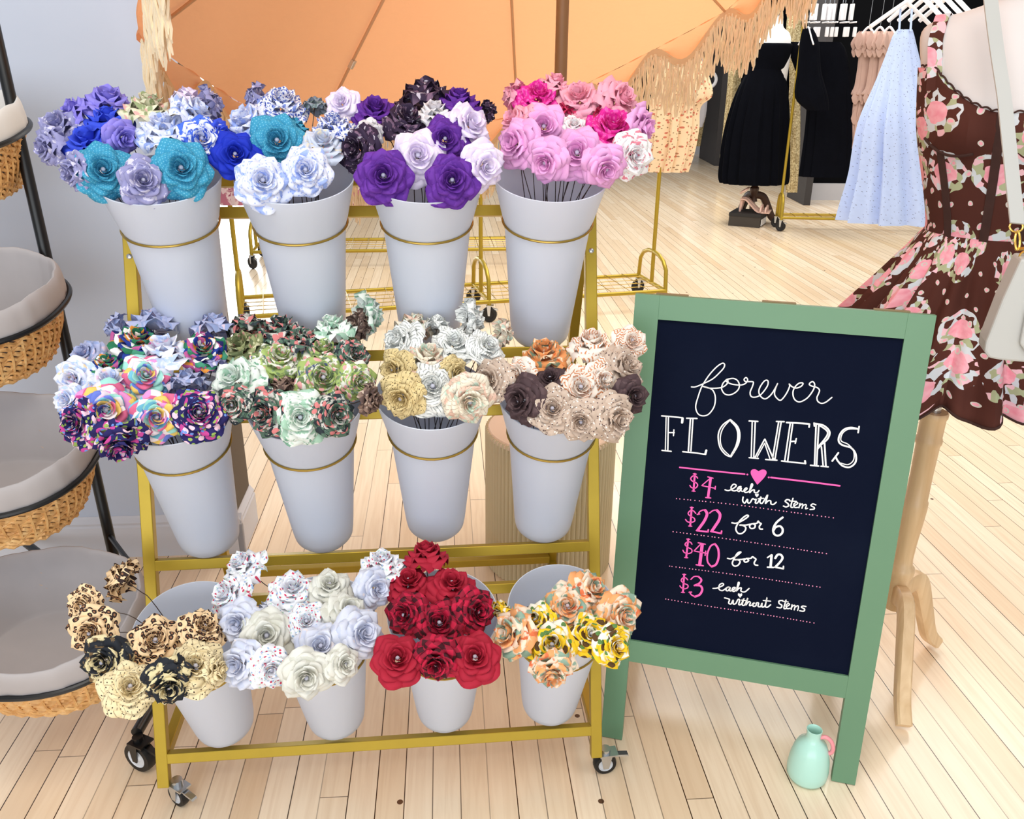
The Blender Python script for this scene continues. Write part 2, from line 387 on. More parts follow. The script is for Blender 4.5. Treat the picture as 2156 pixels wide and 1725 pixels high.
for ti, s in enumerate(SS):
    for bi, u in enumerate(US):
        rc = rp(u + (0.008 if ti == 2 else 0), s + (0.012 if (ti, bi) == (1, 2) else 0), 0.10)
        ax = BA; ay = BY
        if ti == 2:
            t2 = math.radians(19.5); ax = V((0, 0, 1)) * math.cos(t2) - RNB * math.sin(t2); ay = ax.cross(BX)
        # ring with a short arm to the holder bar
        ring = MB().tube([rc + BX * (0.0835 * math.cos(2 * PI * k / 40)) + ay * (0.0835 * math.sin(2 * PI * k / 40)) for k in range(40)], 0.0022, 8, True)
        q = rc + ay * 0.0835
        e_ = rp(u, RS[ti], 0.001); ring.tube([q, q * 0.5 + e_ * 0.5, e_], 0.0022, 8)
        part(ring, 'holder_ring', M['gold_thin'], rack)
        # bucket: rim at +0.075, ring height 0, bottom at -0.265
        L = -0.262
        prof = [(0.0005, L), (0.040, L), (0.052, L + 0.004), (0.058, L + 0.013), (0.0605, L + 0.03), (0.080, -0.004), (0.0805, 0.0), (0.0852, 0.012), (0.1020, 0.084), (0.1027, 0.0865), (0.1010, 0.087), (0.1, 0.084), (0.0832, 0.012), (0.0785, -0.002), (0.0585, L + 0.03), (0.055, L + 0.012), (0.0005, L + 0.008)]
        bk = MB().lathe(prof, (0, 0, 0), 64)
        ob = bk.build('flower_bucket', M['white_plastic'], sharp=50)
        ob.matrix_world = Matrix(((BX.x, ay.x, ax.x, rc.x), (BX.y, ay.y, ax.y, rc.y), (BX.z, ay.z, ax.z, rc.z), (0, 0, 0, 1)))
        tag(ob, BLAB[ti][bi], 'bucket', 'white buckets on the gold rack')
        BINS[ti, bi] = (rc, ax, rc + ax * 0.080)
# ------------------------------------------------------------------ printed papers
def paper(name, base, layers=(), rough=0.75):
    t = NT('paper_' + name, rough, 0, 0.3)
    uv = t.n('ShaderNodeUVMap', uv_map='UVMap').outputs[0]
    nz = t.noise(uv, 3.0, 2.0, out=1)
    wv = t.n('ShaderNodeVectorMath', operation='MULTIPLY_ADD'); t.t.links.new(nz, wv.inputs[0]); wv.inputs[1].default_value = (0.10, 0.10, 0.10); t.t.links.new(uv, wv.inputs[2]); wv = wv.outputs[0]
    c = lin(base) if not isinstance(base, list) else None
    if c is None:       # marbled mix of several inks
        cell = t.vor(wv, base[0], out='Color', dim='2D'); sx = t.n('ShaderNodeSeparateColor'); t.t.links.new(cell, sx.inputs[0])
        n = len(base) - 1
        c = t.ramp(sx.outputs[0], [(k / n, lin(base[k + 1])) for k in range(n)], 'CONSTANT')
    else:
        c = t.mix(t.noise(uv, 2.5, 3.0), tuple(x * 0.9 for x in c[:3]) + (1,), tuple(min(1, x * 1.06) for x in c[:3]) + (1,))
    off = 0
    for ly in layers:
        kind, sc, thr, ink = ly[:4]; off += 3.7
        vv = t.mapping(wv if kind != 'dots' else uv, (1, 1, 1), (0, 0, off), (off, off * 0.6, 0))
        if kind in ('spot',): f = t.math('LESS_THAN', t.vor(vv, sc, dim='2D'), thr)
        elif kind == 'dots': f = t.math('LESS_THAN', t.vor(vv, sc, 0.0, dim='2D'), thr)
        elif kind == 'ring':
            d = t.vor(vv, sc, dim='2D'); f = t.math('MULTIPLY', t.math('LESS_THAN', d, thr), t.math('GREATER_THAN', d, thr * 0.4)); f = t.math('MULTIPLY', f, t.math('GREATER_THAN', t.noise(vv, sc * 1.2, 1.0), 0.42))
        elif kind == 'rosette':
            d = t.vor(vv, sc, dim='2D'); f = t.math('LESS_THAN', d, thr); c = t.mix(f, c, lin(ink)); f = t.math('LESS_THAN', d, thr * 0.42); ink = (158, 112, 80)
        elif kind == 'noise': 
            mr = t.n('ShaderNodeMapRange'); t.put(mr.inputs[0], t.noise(vv, sc, 3.0, 0.4)); mr.inputs[1].default_value = thr - 0.02; mr.inputs[2].default_value = thr + 0.02; f = mr.outputs[0]
        elif kind == 'line':
            x = t.n('ShaderNodeTexWave'); t.t.links.new(vv, x.inputs[0]); x.inputs['Scale'].default_value = sc; x.inputs['Distortion'].default_value = 1.5; f = t.math('GREATER_THAN', x.outputs['Fac'], thr)
            f = t.math('MULTIPLY', f, t.math('GREATER_THAN', t.noise(vv, sc * 3, 1.0), 0.42))
        elif kind == 'plaid':
            s2 = t.n('ShaderNodeSeparateXYZ'); t.t.links.new(uv, s2.inputs[0])
            fx = t.math('LESS_THAN', t.math('FRACT', t.math('MULTIPLY', s2.outputs[0], sc)), 0.5); fy_ = t.math('LESS_THAN', t.math('FRACT', t.math('MULTIPLY', s2.outputs[1], sc)), 0.5)
            f = t.math('MULTIPLY', t.math('ADD', fx, fy_), thr)
        elif kind == 'chev':
            s2 = t.n('ShaderNodeSeparateXYZ'); t.t.links.new(uv, s2.inputs[0])
            zz = t.math('PINGPONG', t.math('MULTIPLY', s2.outputs[0], sc), 0.5)
            f = t.math('LESS_THAN', t.math('FRACT', t.math('ADD', t.math('MULTIPLY', s2.outputs[1], sc * 1.6), zz)), thr)
            f = t.math('MULTIPLY', f, t.math('GREATER_THAN', t.noise(vv, 2.2, 1.0), 0.5))
        c = t.mix(t.math('MULTIPLY', f, ly[4] if len(ly) > 4 else 1.0), c, lin(ink))
    t.col(c); 
    tr = t.n('ShaderNodeBsdfTranslucent'); t.put(tr.inputs[0], c)
    mx = t.n('ShaderNodeMixShader'); mx.inputs[0].default_value = 0.06
    t.t.links.new(t.b.outputs[0], mx.inputs[1]); t.t.links.new(tr.outputs[0], mx.inputs[2]); t.t.links.new(mx.outputs[0], t.t.nodes['Material Output'].inputs[0])
    return t.m
W_ = (246, 246, 250)
PAP = {
 'peri': paper('periwinkle', (146, 136, 226)),
 'royal': paper('royal_blue', (58, 84, 220)),
 'cobalt': paper('cobalt', (24, 50, 190)),
 'teal': paper('turquoise_dots', (60, 154, 192), [('dots', 17, 0.2, (134, 204, 226), 0.65)]),
 'slate': paper('slate_toile', (150, 150, 196), [('noise', 5, 0.58, (210, 208, 232)), ('noise', 7, 0.64, (104, 104, 156))]),
 'toile': paper('white_blue_toile', (224, 230, 252), [('noise', 4, 0.56, (158, 180, 240)), ('spot', 9, 0.16, (120, 148, 226), 0.6)]),
 'boldtoile': paper('bold_blue_toile', (232, 236, 250), [('noise', 4, 0.5, (70, 110, 224)), ('noise', 7, 0.6, (40, 74, 196))]),
 'calico': paper('blue_calico', (240, 242, 252), [('spot', 9, 0.34, (126, 146, 214)), ('spot', 12, 0.24, (60, 80, 170))]),
 'pastel': paper('pastel_grey', (206, 216, 236), [('noise', 3.5, 0.6, (238, 226, 196)), ('noise', 4, 0.64, (232, 200, 218))]),
 'vintage': paper('cream_vintage_floral', (226, 224, 196), [('noise', 4, 0.54, (150, 164, 120)), ('noise', 5, 0.6, (226, 170, 166))]),
 'greenslate': paper('green_slate', (146, 156, 170), [('noise', 4, 0.55, (100, 120, 120))]),
 'darkfl': paper('dark_plum_floral', (52, 38, 64), [('noise', 5, 0.58, (122, 96, 122)), ('noise', 7, 0.64, (196, 188, 204))]),
 'purple': paper('purple_mottled', (92, 40, 146), [('noise', 5, 0.52, (112, 58, 168), 0.7)]),
 'lilac': paper('lilac_white', (238, 228, 250), [('noise', 4, 0.55, (220, 206, 242), 0.8)]),
 'greywhite': paper('grey_white_floral', (226, 224, 230), [('noise', 6, 0.6, (160, 160, 160))]),
 'orchid': paper('orchid_pink', (236, 172, 224), [('dots', 30, 0.2, (240, 192, 236), 0.6)]),
 'hotpink': paper('magenta_print', (224, 40, 158), [('spot', 10, 0.34, (246, 110, 196), 0.75)]),
 'rosepink': paper('rose_pink', (242, 172, 194), [('spot', 6, 0.1, (170, 40, 80), 0.6)]),
 'crimson': paper('crimson_print', (196, 40, 90), [('spot', 9, 0.25, (226, 90, 130), 0.7)]),
 'redtoile': paper('white_red_toile', (246, 244, 246), [('noise', 6, 0.58, (222, 130, 150)), ('spot', 8, 0.15, (150, 190, 190), 0.5)]),
 'marble': paper('pale_marble', (232, 236, 250), [('noise', 3, 0.55, (186, 206, 246)), ('noise', 3.4, 0.6, (242, 208, 232)), ('noise', 4, 0.66, (250, 222, 180))]),
 'palegrey': paper('lavender_grey', (180, 186, 220), [('noise', 4, 0.56, (150, 166, 210)), ('noise', 5, 0.64, (222, 200, 216))]),
 'rainbow': paper('rainbow_marble', [4.5, (236, 150, 210), (120, 196, 220), (246, 236, 240), (240, 206, 110), (110, 130, 220), (160, 220, 210), (226, 110, 150), (240, 226, 236)]),
 'tropic': paper('tropical_leaves', [5.5, (28, 34, 96), (40, 120, 84), (240, 240, 236), (230, 150, 60), (36, 60, 150), (190, 90, 150), (70, 150, 120)]),
 'navy': paper('navy_floral', (36, 32, 96), [('spot', 3.2, 0.28, (196, 70, 150)), ('spot', 3.6, 0.24, (244, 206, 224)), ('spot', 4.4, 0.17, (150, 180, 90)), ('spot', 4.1, 0.13, (110, 150, 226))]),
 'euca': paper('eucalyptus', (234, 242, 236), [('noise', 4, 0.55, (168, 204, 182)), ('noise', 8, 0.62, (120, 166, 142))]),
 'leaf': paper('green_leaf', (240, 240, 228), [('noise', 4, 0.47, (164, 186, 110)), ('noise', 5, 0.56, (112, 134, 92)), ('spot', 3.4, 0.2, (236, 170, 170)), ('noise', 6, 0.65, (86, 96, 130))]),
 'olive': paper('olive_leaf', (150, 156, 110), [('noise', 4, 0.52, (96, 106, 72)), ('noise', 5, 0.58, (206, 206, 168)), ('spot', 3.6, 0.16, (196, 140, 130))]),
 'berry': paper('dark_berry_leaf', (214, 210, 204), [('noise', 4, 0.46, (88, 116, 100)), ('noise', 5, 0.54, (44, 54, 60)), ('spot', 3.4, 0.24, (216, 130, 130))]),
 'brownleaf': paper('brown_leaf', (140, 116, 104), [('noise', 4, 0.5, (92, 74, 70)), ('noise', 5, 0.6, (196, 176, 160))]),
 'book': paper('book_page', (240, 242, 240), [('line', 4.2, 0.82, (136, 142, 140), 0.8)]),
 'tan': paper('tan_music_sheet', (222, 202, 150), [('spot', 9, 0.13, (78, 62, 40)), ('line', 3.4, 0.93, (150, 126, 80), 0.7)]),
 'map': paper('cream_map', (238, 230, 212), [('noise', 3, 0.55, (232, 196, 178)), ('noise', 3.4, 0.58, (196, 220, 204)), ('line', 4, 0.9, (170, 150, 130), 0.6)]),
 'dotbeige': paper('beige_sprig', (204, 184, 168), [('spot', 6.5, 0.13, (250, 246, 240)), ('spot', 7, 0.11, (88, 66, 70))]),
 'rust': paper('rust_chevron', (246, 236, 226), [('chev', 7, 0.42, (206, 138, 96))]),
 'choc': paper('dark_brown', (78, 60, 64), [('noise', 5, 0.55, (104, 84, 86), 0.7)]),
 'orangegreen': paper('orange_green_floral', (226, 150, 92), [('noise', 4, 0.55, (240, 220, 190)), ('noise', 4.4, 0.6, (112, 130, 108)), ('noise', 5, 0.64, (206, 98, 50))]),
 'peachleaf': paper('peach_teal_floral', (246, 226, 204), [('noise', 2.3, 0.51, (240, 170, 112)), ('noise', 2.6, 0.57, (140, 170, 152)), ('noise', 3.0, 0.62, (230, 120, 76))]),
 'leopard': paper('leopard', (250, 218, 174), [('rosette', 6.5, 0.36, (52, 38, 36))]),
 'tortoise': paper('tortoiseshell', (228, 214, 168), [('noise', 3.6, 0.48, (36, 40, 48)), ('noise', 6, 0.62, (120, 96, 66))]),
 'music': paper('cream_music_sheet', (240, 224, 182), [('spot', 9, 0.13, (64, 52, 44)), ('line', 3.0, 0.94, (150, 130, 100), 0.7)]),
 'hearts': paper('white_hearts', (242, 244, 252), [('spot', 5, 0.15, (206, 64, 96)), ('spot', 5.5, 0.15, (160, 190, 226)), ('spot', 5.8, 0.12, (196, 226, 206))]),
 'silver': paper('silver_lavender', (216, 220, 236), [('noise', 3, 0.56, (196, 204, 228), 0.8), ('noise', 4, 0.66, (236, 222, 216), 0.7)]),
 'ivory': paper('warm_ivory_grey', (226, 226, 218), [('noise', 3.4, 0.56, (206, 206, 194), 0.8)]),
 'red': paper('deep_red', (174, 32, 56)),
 'plaid': paper('red_black_plaid', (196, 28, 66), [('plaid', 3.4, 0.5, (26, 16, 22), 0.92)]),
 'sun': paper('sunflower', (250, 246, 232), [('noise', 2.0, 0.47, (246, 206, 40)), ('spot', 2.0, 0.22, (92, 66, 36)), ('spot', 2.6, 0.17, (96, 138, 76))]),
}
# ------------------------------------------------------------------ rose shapes
def rose_mesh(seed):
    """bloom of diameter 1, facing +Z, rolled and folded paper petals"""
    rg = random.Random(seed); mb = MB()
    #        n  r0    r1    z0     z1     curl  halfangle
    lay = [(6, 0.06, 0.525, -0.13, -0.05, 0.10, 0.74), (6, 0.06, 0.44, -0.08, 0.07, 0.12, 0.74), (5, 0.06, 0.34, -0.03, 0.17, 0.11, 0.82),
           (4, 0.065, 0.245, -0.01, 0.235, 0.085, 0.98), (4, 0.07, 0.165, 0.02, 0.262, 0.045, 1.0), (3, 0.065, 0.10, 0.03, 0.245, 0.012, 1.3)]
    th = rg.random() * 6.28
    for li, (n, r0, r1, z0, z1, curl, ha) in enumerate(lay):
        th += 0.55 + rg.random() * 0.3
        for k in range(n):
            t0 = th + 2 * PI * k / n + rg.uniform(-0.12, 0.12); R1 = r1 * rg.uniform(0.93, 1.06); zz = z1 + rg.uniform(-0.02, 0.02)
            cl = curl * rg.uniform(0.7, 1.5); ua, ub, ur = rg.uniform(0, 40), rg.uniform(0, 40), rg.random() * 6.28
            rows = []; uvs = []; tw = rg.uniform(-0.02, 0.02)
            for i, (v, wd) in enumerate(((0, 0.35), (0.3, 0.8), (0.58, 1.0), (0.8, 1.0), (0.93, 0.84), (1.0, 0.46))):
                row = []
                for j in range(7):
                    s = -1 + j / 3
                    r = r0 + (R1 - r0) * v ** 0.85
                    fold = max(0, v - 0.62) / 0.38
                    edge = max(0, abs(s) - 0.55) / 0.45
                    if li < 4:
                        z = z0 + (zz - z0) * v ** 1.25 - cl * fold ** 1.6 * (0.5 + 0.9 * abs(s)) - cl * 0.7 * edge ** 2 * v + 0.022 * fold * max(0, 1 - 2.2 * abs(s))
                        r2 = r * (1 - 0.10 * s * s * v) + 0.018 * s * (1 if li % 2 else -1) + 0.02 * fold * (1 - abs(s)) 
                    else:
                        z = z0 + (zz - z0) * v - cl * fold * abs(s); r2 = r + 0.02 * s
                    a = t0 + s * ha * wd + tw * v
                    row.append(V((r2 * math.cos(a), r2 * math.sin(a), z + rg.uniform(-0.004, 0.004))))
                    px, py = s * ha * wd * (r + 0.05), v * (R1 - r0 + abs(zz - z0))
                    uvs.append((ua + px * math.cos(ur) - py * math.sin(ur), ub + px * math.sin(ur) + py * math.cos(ur)))
                rows.append(row)
            mb.grid(rows, uvs=uvs)
    return mb
ROSE = [rose_mesh(s) for s in (3, 11, 23, 42)]
bead_mb = MB().lathe([(0.001, 0.03), (0.03, 0.035), (0.045, 0.055), (0.048, 0.085), (0.045, 0.115), (0.03, 0.132), (0.001, 0.137)], n=14)
_mesh = {}
def rose_data(pat, v):
    if (pat, v) not in _mesh:
        me = bpy.data.meshes.new('bloom'); b = ROSE[v]; me.from_pydata(b.v, [], b.f); me.update()
        ul = me.uv_layers.new(name='UVMap')
        for lp in me.loops: ul.data[lp.index].uv = b.uv[lp.vertex_index]
        for p_ in me.polygons: p_.use_smooth = True
        me.materials.append(PAP[pat]); _mesh[pat, v] = me
    return _mesh[pat, v]
bead_mb.v = [(x * 0.85, y * 0.85, z * 0.9) for x, y, z in bead_mb.v]
bead_me = bpy.data.meshes.new('bead'); bead_me.from_pydata(bead_mb.v, [], bead_mb.f); bead_me.materials.append(M['bead'])
for p_ in bead_me.polygons: p_.use_smooth = True
DIRS = {'U': 90, 'L': 180, 'R': 0, 'UL': 135, 'UR': 45, 'D': 270, 'DL': 225, 'DR': 315, 'F': 90}
def place_rose(ti, bi, px, py, wd, ht, pat, dr, label, k):
    rc, ax, rim = BINS[ti, bi]
    back = 'B' in dr; dr_ = dr.replace('B', '') or 'U'
    Dr = depth(rim); cx_, cy_ = pix(rim)
    D = Dr - 0.095 + 0.85 * (cy_ - py) / FL * Dr + (0.035 if back else 0)
    q = min(wd, ht) / max(wd, ht); dia = max(wd, ht) / FL * D * 1.13
    P = fd(px, py, D); vd = -ray(px, py).normalized()
    t = min(1.45, 1.22 * math.acos(math.sqrt(max(0.0, min(1.0, (q * q - 0.16) / 0.84)))))
    if dr_ == 'F': t = min(t, 0.25)
    if back: t = math.radians(108)
    if dr_ in ('L', 'R', 'UL', 'UR', 'DL', 'DR') and t < 0.5: t = 0.5
    a = math.radians(DIRS[dr_] + rnd.uniform(-14, 14)); rr = CR.copy(); 
    sd = (vd.cross(V((0, 0, 1)))).normalized() * -1; up = sd.cross(vd) * -1
    if sd.dot(CR) < 0: sd = -sd
    if up.z < 0: up = -up
    Z = (vd * math.cos(t) + (sd * math.cos(a) + up * math.sin(a)) * math.sin(t)).normalized()
    root = thing('paper_rose', P, label, 'paper rose', 'paper roses in the rack buckets')
    X = Z.orthogonal().normalized(); ang = rnd.random() * 6.28; Y = Z.cross(X); X2 = X * math.cos(ang) + Y * math.sin(ang); Y2 = Z.cross(X2)
    P0 = P - Z * (0.08 * dia)
    mw = Matrix(((X2.x * dia, Y2.x * dia, Z.x * dia, -Z.x * 0.08 * dia), (X2.y * dia, Y2.y * dia, Z.y * dia, -Z.y * 0.08 * dia), (X2.z * dia, Y2.z * dia, Z.z * dia, -Z.z * 0.08 * dia), (0, 0, 0, 1)))
    b = bpy.data.objects.new('bloom', rose_data(pat, k % 4)); COL.objects.link(b); b.parent = root; b.matrix_local = mw
    c = bpy.data.objects.new('bead', bead_me); COL.objects.link(c); c.parent = root; c.matrix_local = mw
    # wire stem over the rim and down inside
    d = P0 - rim; latv = d - ax * d.dot(ax); l = latv.length
    lat = latv * (min(l, 0.082) / l * (0.98 if l > 0.09 else 0.75)) if l > 1e-4 else latv
    via = rim + ax * 0.012 + lat
    end = rim - ax * 0.2 + V((rnd.uniform(-1, 1), rnd.uniform(-1, 1), 0)) * 0.025
    s0 = P0 - Z * (0.05 * dia)
    pts = crom([s0, s0 * 0.55 + via * 0.45 - Z * 0.008 + V((0, 0, 0.004)), via, end], 5)
    part(MB().tube(pts, 0.00085, 5), 'stem', M['stem'], root)
K = 0
def bunch(ti, bi, rows):
    global K
    for r in rows:
        px, py, wd, ht, pat, dr, lab = r
        place_rose(ti, bi, px, py, wd, ht, pat, dr, lab, K); K += 1
bunch(0, 0, [
 (226,204,104,66,'peri','U','large periwinkle paper rose, topmost against the grey wall'),
 (149,228,76,40,'peri','UL','smaller periwinkle paper rose tucked behind the slate toile rose'),
 (117,259,98,72,'slate','UL','slate toile paper rose facing up, beside the top wicker basket'),
 (90,310,50,74,'slate','L','slate toile paper rose seen side-on, farthest out toward the wicker baskets'),
 (224,243,96,44,'royal','U','royal blue paper rose squeezed under the large periwinkle one'),
 (182,292,108,78,'royal','U','royal blue paper rose above the first turquoise dotted one'),
 (263,292,74,66,'peri','R','periwinkle paper rose between the royal blue and the white toile rose'),
 (217,357,110,102,'teal','F','turquoise dotted paper rose at the wall end of the top tier'),
 (145,363,52,76,'slate','L','slate toile paper rose turned sideways beside the first turquoise rose'),
 (302,379,96,98,'slate','F','slate toile paper rose hanging over the rim between two turquoise roses'),
 (381,353,116,96,'teal','F','turquoise dotted paper rose under the bold blue toile rose'),
 (312,217,100,40,'vintage','U','cream and sage vintage floral paper rose lying face-up on the top tier'),
 (341,261,110,70,'toile','U','white and blue toile paper rose over the gap in the first bucket'),
 (415,230,92,56,'toile','UR','white and blue toile paper rose behind the bold blue toile rose'),
 (397,199,64,30,'lilac','B','pale lilac paper rose showing its back under the umbrella fringe'),
 (455,217,66,40,'slate','BR','slate toile paper rose showing its back beside the umbrella fringe'),
 (425,291,92,88,'boldtoile','F','bold blue and white toile paper rose above a turquoise one')])
bunch(0, 1, [
 (470,285,50,64,'royal','R','royal blue paper rose half hidden behind the bold toile rose'),
 (495,324,88,94,'cobalt','F','deep cobalt blue paper rose between the first and second bucket'),
 (530,207,60,36,'slate','BL','slate toile paper rose showing its back behind the calico rose'),
 (595,210,102,72,'calico','U','blue and white calico paper rose, topmost of the second bucket'),
 (512,249,102,66,'toile','UL','white and blue toile paper rose above the cobalt rose'),
 (621,260,50,40,'teal','B','turquoise dotted paper rose seen only as dark back edge'),
 (583,295,110,94,'teal','F','turquoise dotted paper rose in the second bucket of the top tier'),
 (663,216,54,52,'greenslate','B','grey-green paper rose showing its back beside the calico rose'),
 (717,214,66,64,'lilac','UL','pale lilac paper rose tilted sideways before the umbrella rib'),
 (702,256,88,54,'calico','U','blue and white calico paper rose beside the dark plum one'),
 (679,295,88,68,'pastel','U','pastel grey paper rose with yellow and pink tints'),
 (553,379,102,108,'toile','F','white and blue toile paper rose facing out under the cobalt rose'),
 (643,357,98,88,'toile','F','white and blue toile paper rose below the pastel grey one')])
bunch(0, 2, [
 (786,282,54,56,'greywhite','R','grey and white floral paper rose half behind the dark plum one'),
 (744,314,82,96,'darkfl','L','dark plum floral paper rose leaning out over the second bucket'),
 (790,227,94,72,'purple','U','purple paper rose nearest the umbrella rib'),
 (858,246,98,74,'darkfl','U','dark plum floral paper rose in the middle of the purple bucket'),
 (897,190,112,34,'darkfl','B','dark plum floral paper rose, topmost, showing its rear edge'),
 (968,203,86,38,'purple','U','purple paper rose lying face-up beneath the orange canopy'),
 (916,228,78,48,'greywhite','U','crumpled white paper rose between two dark ones'),
 (994,259,98,84,'lilac','UR','pale lilac paper rose at the pink end of the purple bucket'),
 (937,292,92,76,'purple','F','purple paper rose above the pale lilac centre rose'),
 (880,327,110,96,'lilac','F','pale lilac paper rose in the centre of the purple bucket'),
 (807,369,107,108,'purple','F','large purple paper rose hanging low beside the dark plum one'),
 (952,379,105,104,'purple','F','large purple paper rose hanging over the rim, under the lilac ones'),
 (1023,350,94,92,'lilac','R','pale lilac paper rose drooping between the third and fourth bucket'),
 (1036,232,44,36,'darkfl','BR','dark plum floral paper rose showing only its back near the pink ones')])
bunch(0, 3, [
 (1072,204,66,48,'rosepink','BL','rose pink paper rose showing its back beside the umbrella pole'),
 (1170,168,64,32,'rosepink','U','rose pink paper rose lying face-up, topmost by the umbrella pole'),
 (1182,232,60,50,'crimson','B','crimson paper rose back between the magenta and pink roses'),
 (1265,236,64,56,'crimson','B','crimson paper rose back behind the second magenta rose'),
 (1134,197,96,74,'hotpink','U','magenta paper rose beside the umbrella pole'),
 (1218,201,100,82,'rosepink','U','rose pink paper rose just under the fringe'),
 (1312,204,94,68,'rosepink','UR','rose pink paper rose nearest the hanging peach dress'),
 (1079,249,76,54,'rosepink','UL','rose pink paper rose above the leftmost orchid pink rose'),
 (1208,259,52,44,'redtoile','U','white and red toile paper rose half hidden in the pink bucket'),
 (1145,266,98,78,'orchid','F','orchid pink paper rose below the first magenta rose'),
 (1079,301,98,84,'orchid','L','orchid pink paper rose leaning toward the pale lilac roses'),
 (1290,262,114,92,'hotpink','U','large magenta paper rose above the white and red toile one'),
 (1361,269,54,84,'orchid','R','orchid pink paper rose turned sideways toward the dress rack'),
 (1215,321,108,104,'orchid','F','large orchid pink paper rose at the front of the pink bucket'),
 (1147,343,88,82,'orchid','DL','orchid pink paper rose tucked under the largest one'),
 (1277,357,80,88,'orchid','DR','orchid pink paper rose drooping over the rim, lowest of the pink bucket'),
 (1338,327,92,92,'redtoile','R','white and red toile paper rose at the outer edge of the pink bucket')])
bunch(1, 0, [
 (320,673,106,40,'palegrey','B','lavender grey paper rose showing its back under the first top bucket'),
 (447,678,84,38,'palegrey','B','lavender grey paper rose showing its back beside the hanger rack post'),
 (236,696,66,50,'palegrey','BL','lavender grey paper rose back beside the gold post'),
 (291,710,98,74,'tropic','U','tropical leaf paper rose with green and navy, near the gold post'),
 (343,730,110,68,'marble','U','pale marbled paper rose between two tropical leaf ones'),
 (427,730,88,78,'tropic','U','tropical leaf paper rose with orange and navy, beside the green bucket'),
 (174,743,74,58,'palegrey','UL','pale blue-grey paper rose high on the wall side of the rainbow bucket'),
 (223,762,74,54,'tropic','U','small tropical leaf paper rose in the wall side cluster'),
 (307,788,90,78,'rainbow','F','rainbow marbled paper rose in the middle with yellow petals'),
 (392,795,78,58,'palegrey','B','lavender grey paper rose deep inside the rainbow bucket'),
 (447,760,52,46,'slate','B','slate paper rose back between rainbow and green buckets'),
 (151,798,80,80,'marble','L','pale marbled paper rose leaning out to the wicker baskets'),
 (229,801,98,78,'marble','U','pale marbled paper rose just above the biggest rainbow one'),
 (137,842,56,64,'marble','L','pale marbled paper rose half hidden behind the navy floral one'),
 (223,863,108,108,'rainbow','F','largest rainbow marbled paper rose, at the wall side'),
 (330,879,98,98,'rainbow','F','rainbow marbled paper rose hanging over the bucket rim beside the navy floral one'),
 (419,869,108,98,'navy','F','navy floral paper rose beside the green bucket'),
 (156,892,82,98,'navy','L','navy floral paper rose facing the wicker baskets'),
 (252,944,110,80,'navy','D','navy floral paper rose, lowest of the rainbow bucket')])
bunch(1, 1, [
 (518,676,78,44,'berry','B','grey-pink berry leaf paper rose back, under the second top bucket'),
 (590,684,92,52,'berry','U','berry leaf paper rose lying face-up at the back of the green bucket'),
 (697,681,88,42,'euca','U','pale eucalyptus paper rose lying flat at the back'),
 (645,708,80,42,'berry','U','berry leaf paper rose squeezed between the olive leaf ones'),
 (788,664,88,62,'euca','BR','pale eucalyptus paper rose sticking up on a bare wire'),
 (767,690,66,44,'brownleaf','BR','brown leaf paper rose showing its back on a bare wire'),
 (742,722,56,40,'olive','B','small olive leaf paper rose back near the book page roses'),
 (505,723,88,64,'olive','UL','olive leaf paper rose above the large eucalyptus one'),
 (590,749,96,82,'leaf','U','green leaf print paper rose over the middle of the green bucket'),
 (681,736,88,64,'leaf','U','green leaf print paper rose at the top with a pink petal'),
 (603,808,66,52,'brownleaf','B','brown leaf paper rose deep inside the green bucket'),
 (749,746,70,64,'berry','UR','dark berry leaf paper rose beside the tan music sheet one'),
 (489,795,114,96,'euca','UL','large eucalyptus paper rose beside the rainbow bucket'),
 (681,795,108,90,'leaf','F','large green leaf print paper rose on the book page side'),
 (759,803,78,74,'leaf','R','green leaf print paper rose with a pink edge, beside the tan ones'),
 (790,842,42,62,'brownleaf','R','brown leaf paper rose edge behind the tan music sheet rose'),
 (489,853,74,74,'berry','L','berry leaf paper rose tucked beneath the large eucalyptus one'),
 (554,869,84,98,'berry','L','dark berry leaf paper rose at the bucket rim beside the big eucalyptus'),
 (632,879,108,108,'euca','F','eucalyptus paper rose facing out over the bucket rim'),
 (710,873,84,88,'berry','R','berry leaf paper rose with brown centre, over the rim')])
bunch(1, 2, [
 (875,676,72,40,'map','B','cream map paper rose back at the top of the book page bucket'),
 (921,679,66,40,'book','B','book page paper rose back at the top centre'),
 (1002,676,80,44,'book','BR','book page paper rose back, farthest of its bucket'),
 (1067,706,62,42,'map','BR','cream map paper rose back, nearest the orange rose'),
 (835,717,98,76,'book','UL','book page paper rose beside the eucalyptus on a wire'),
 (956,720,92,78,'book','U','book page paper rose in the top centre of its bucket'),
 (1028,727,78,66,'book','UR','book page paper rose beside the bare gold crossbar'),
 (963,784,60,50,'tan','R','tan music sheet paper rose half hidden by the white book page one'),
 (901,746,100,72,'map','U','cream map paper rose above the white book page one'),
 (827,779,80,70,'tan','L','tan music sheet paper rose, upper of the two beside the green bucket'),
 (843,840,90,92,'tan','DL','tan music sheet paper rose hanging over the rim'),
 (911,813,110,104,'book','F','large white book page paper rose at the front'),
 (989,847,96,102,'map','DR','cream map paper rose with pink and green, low over the rim')])
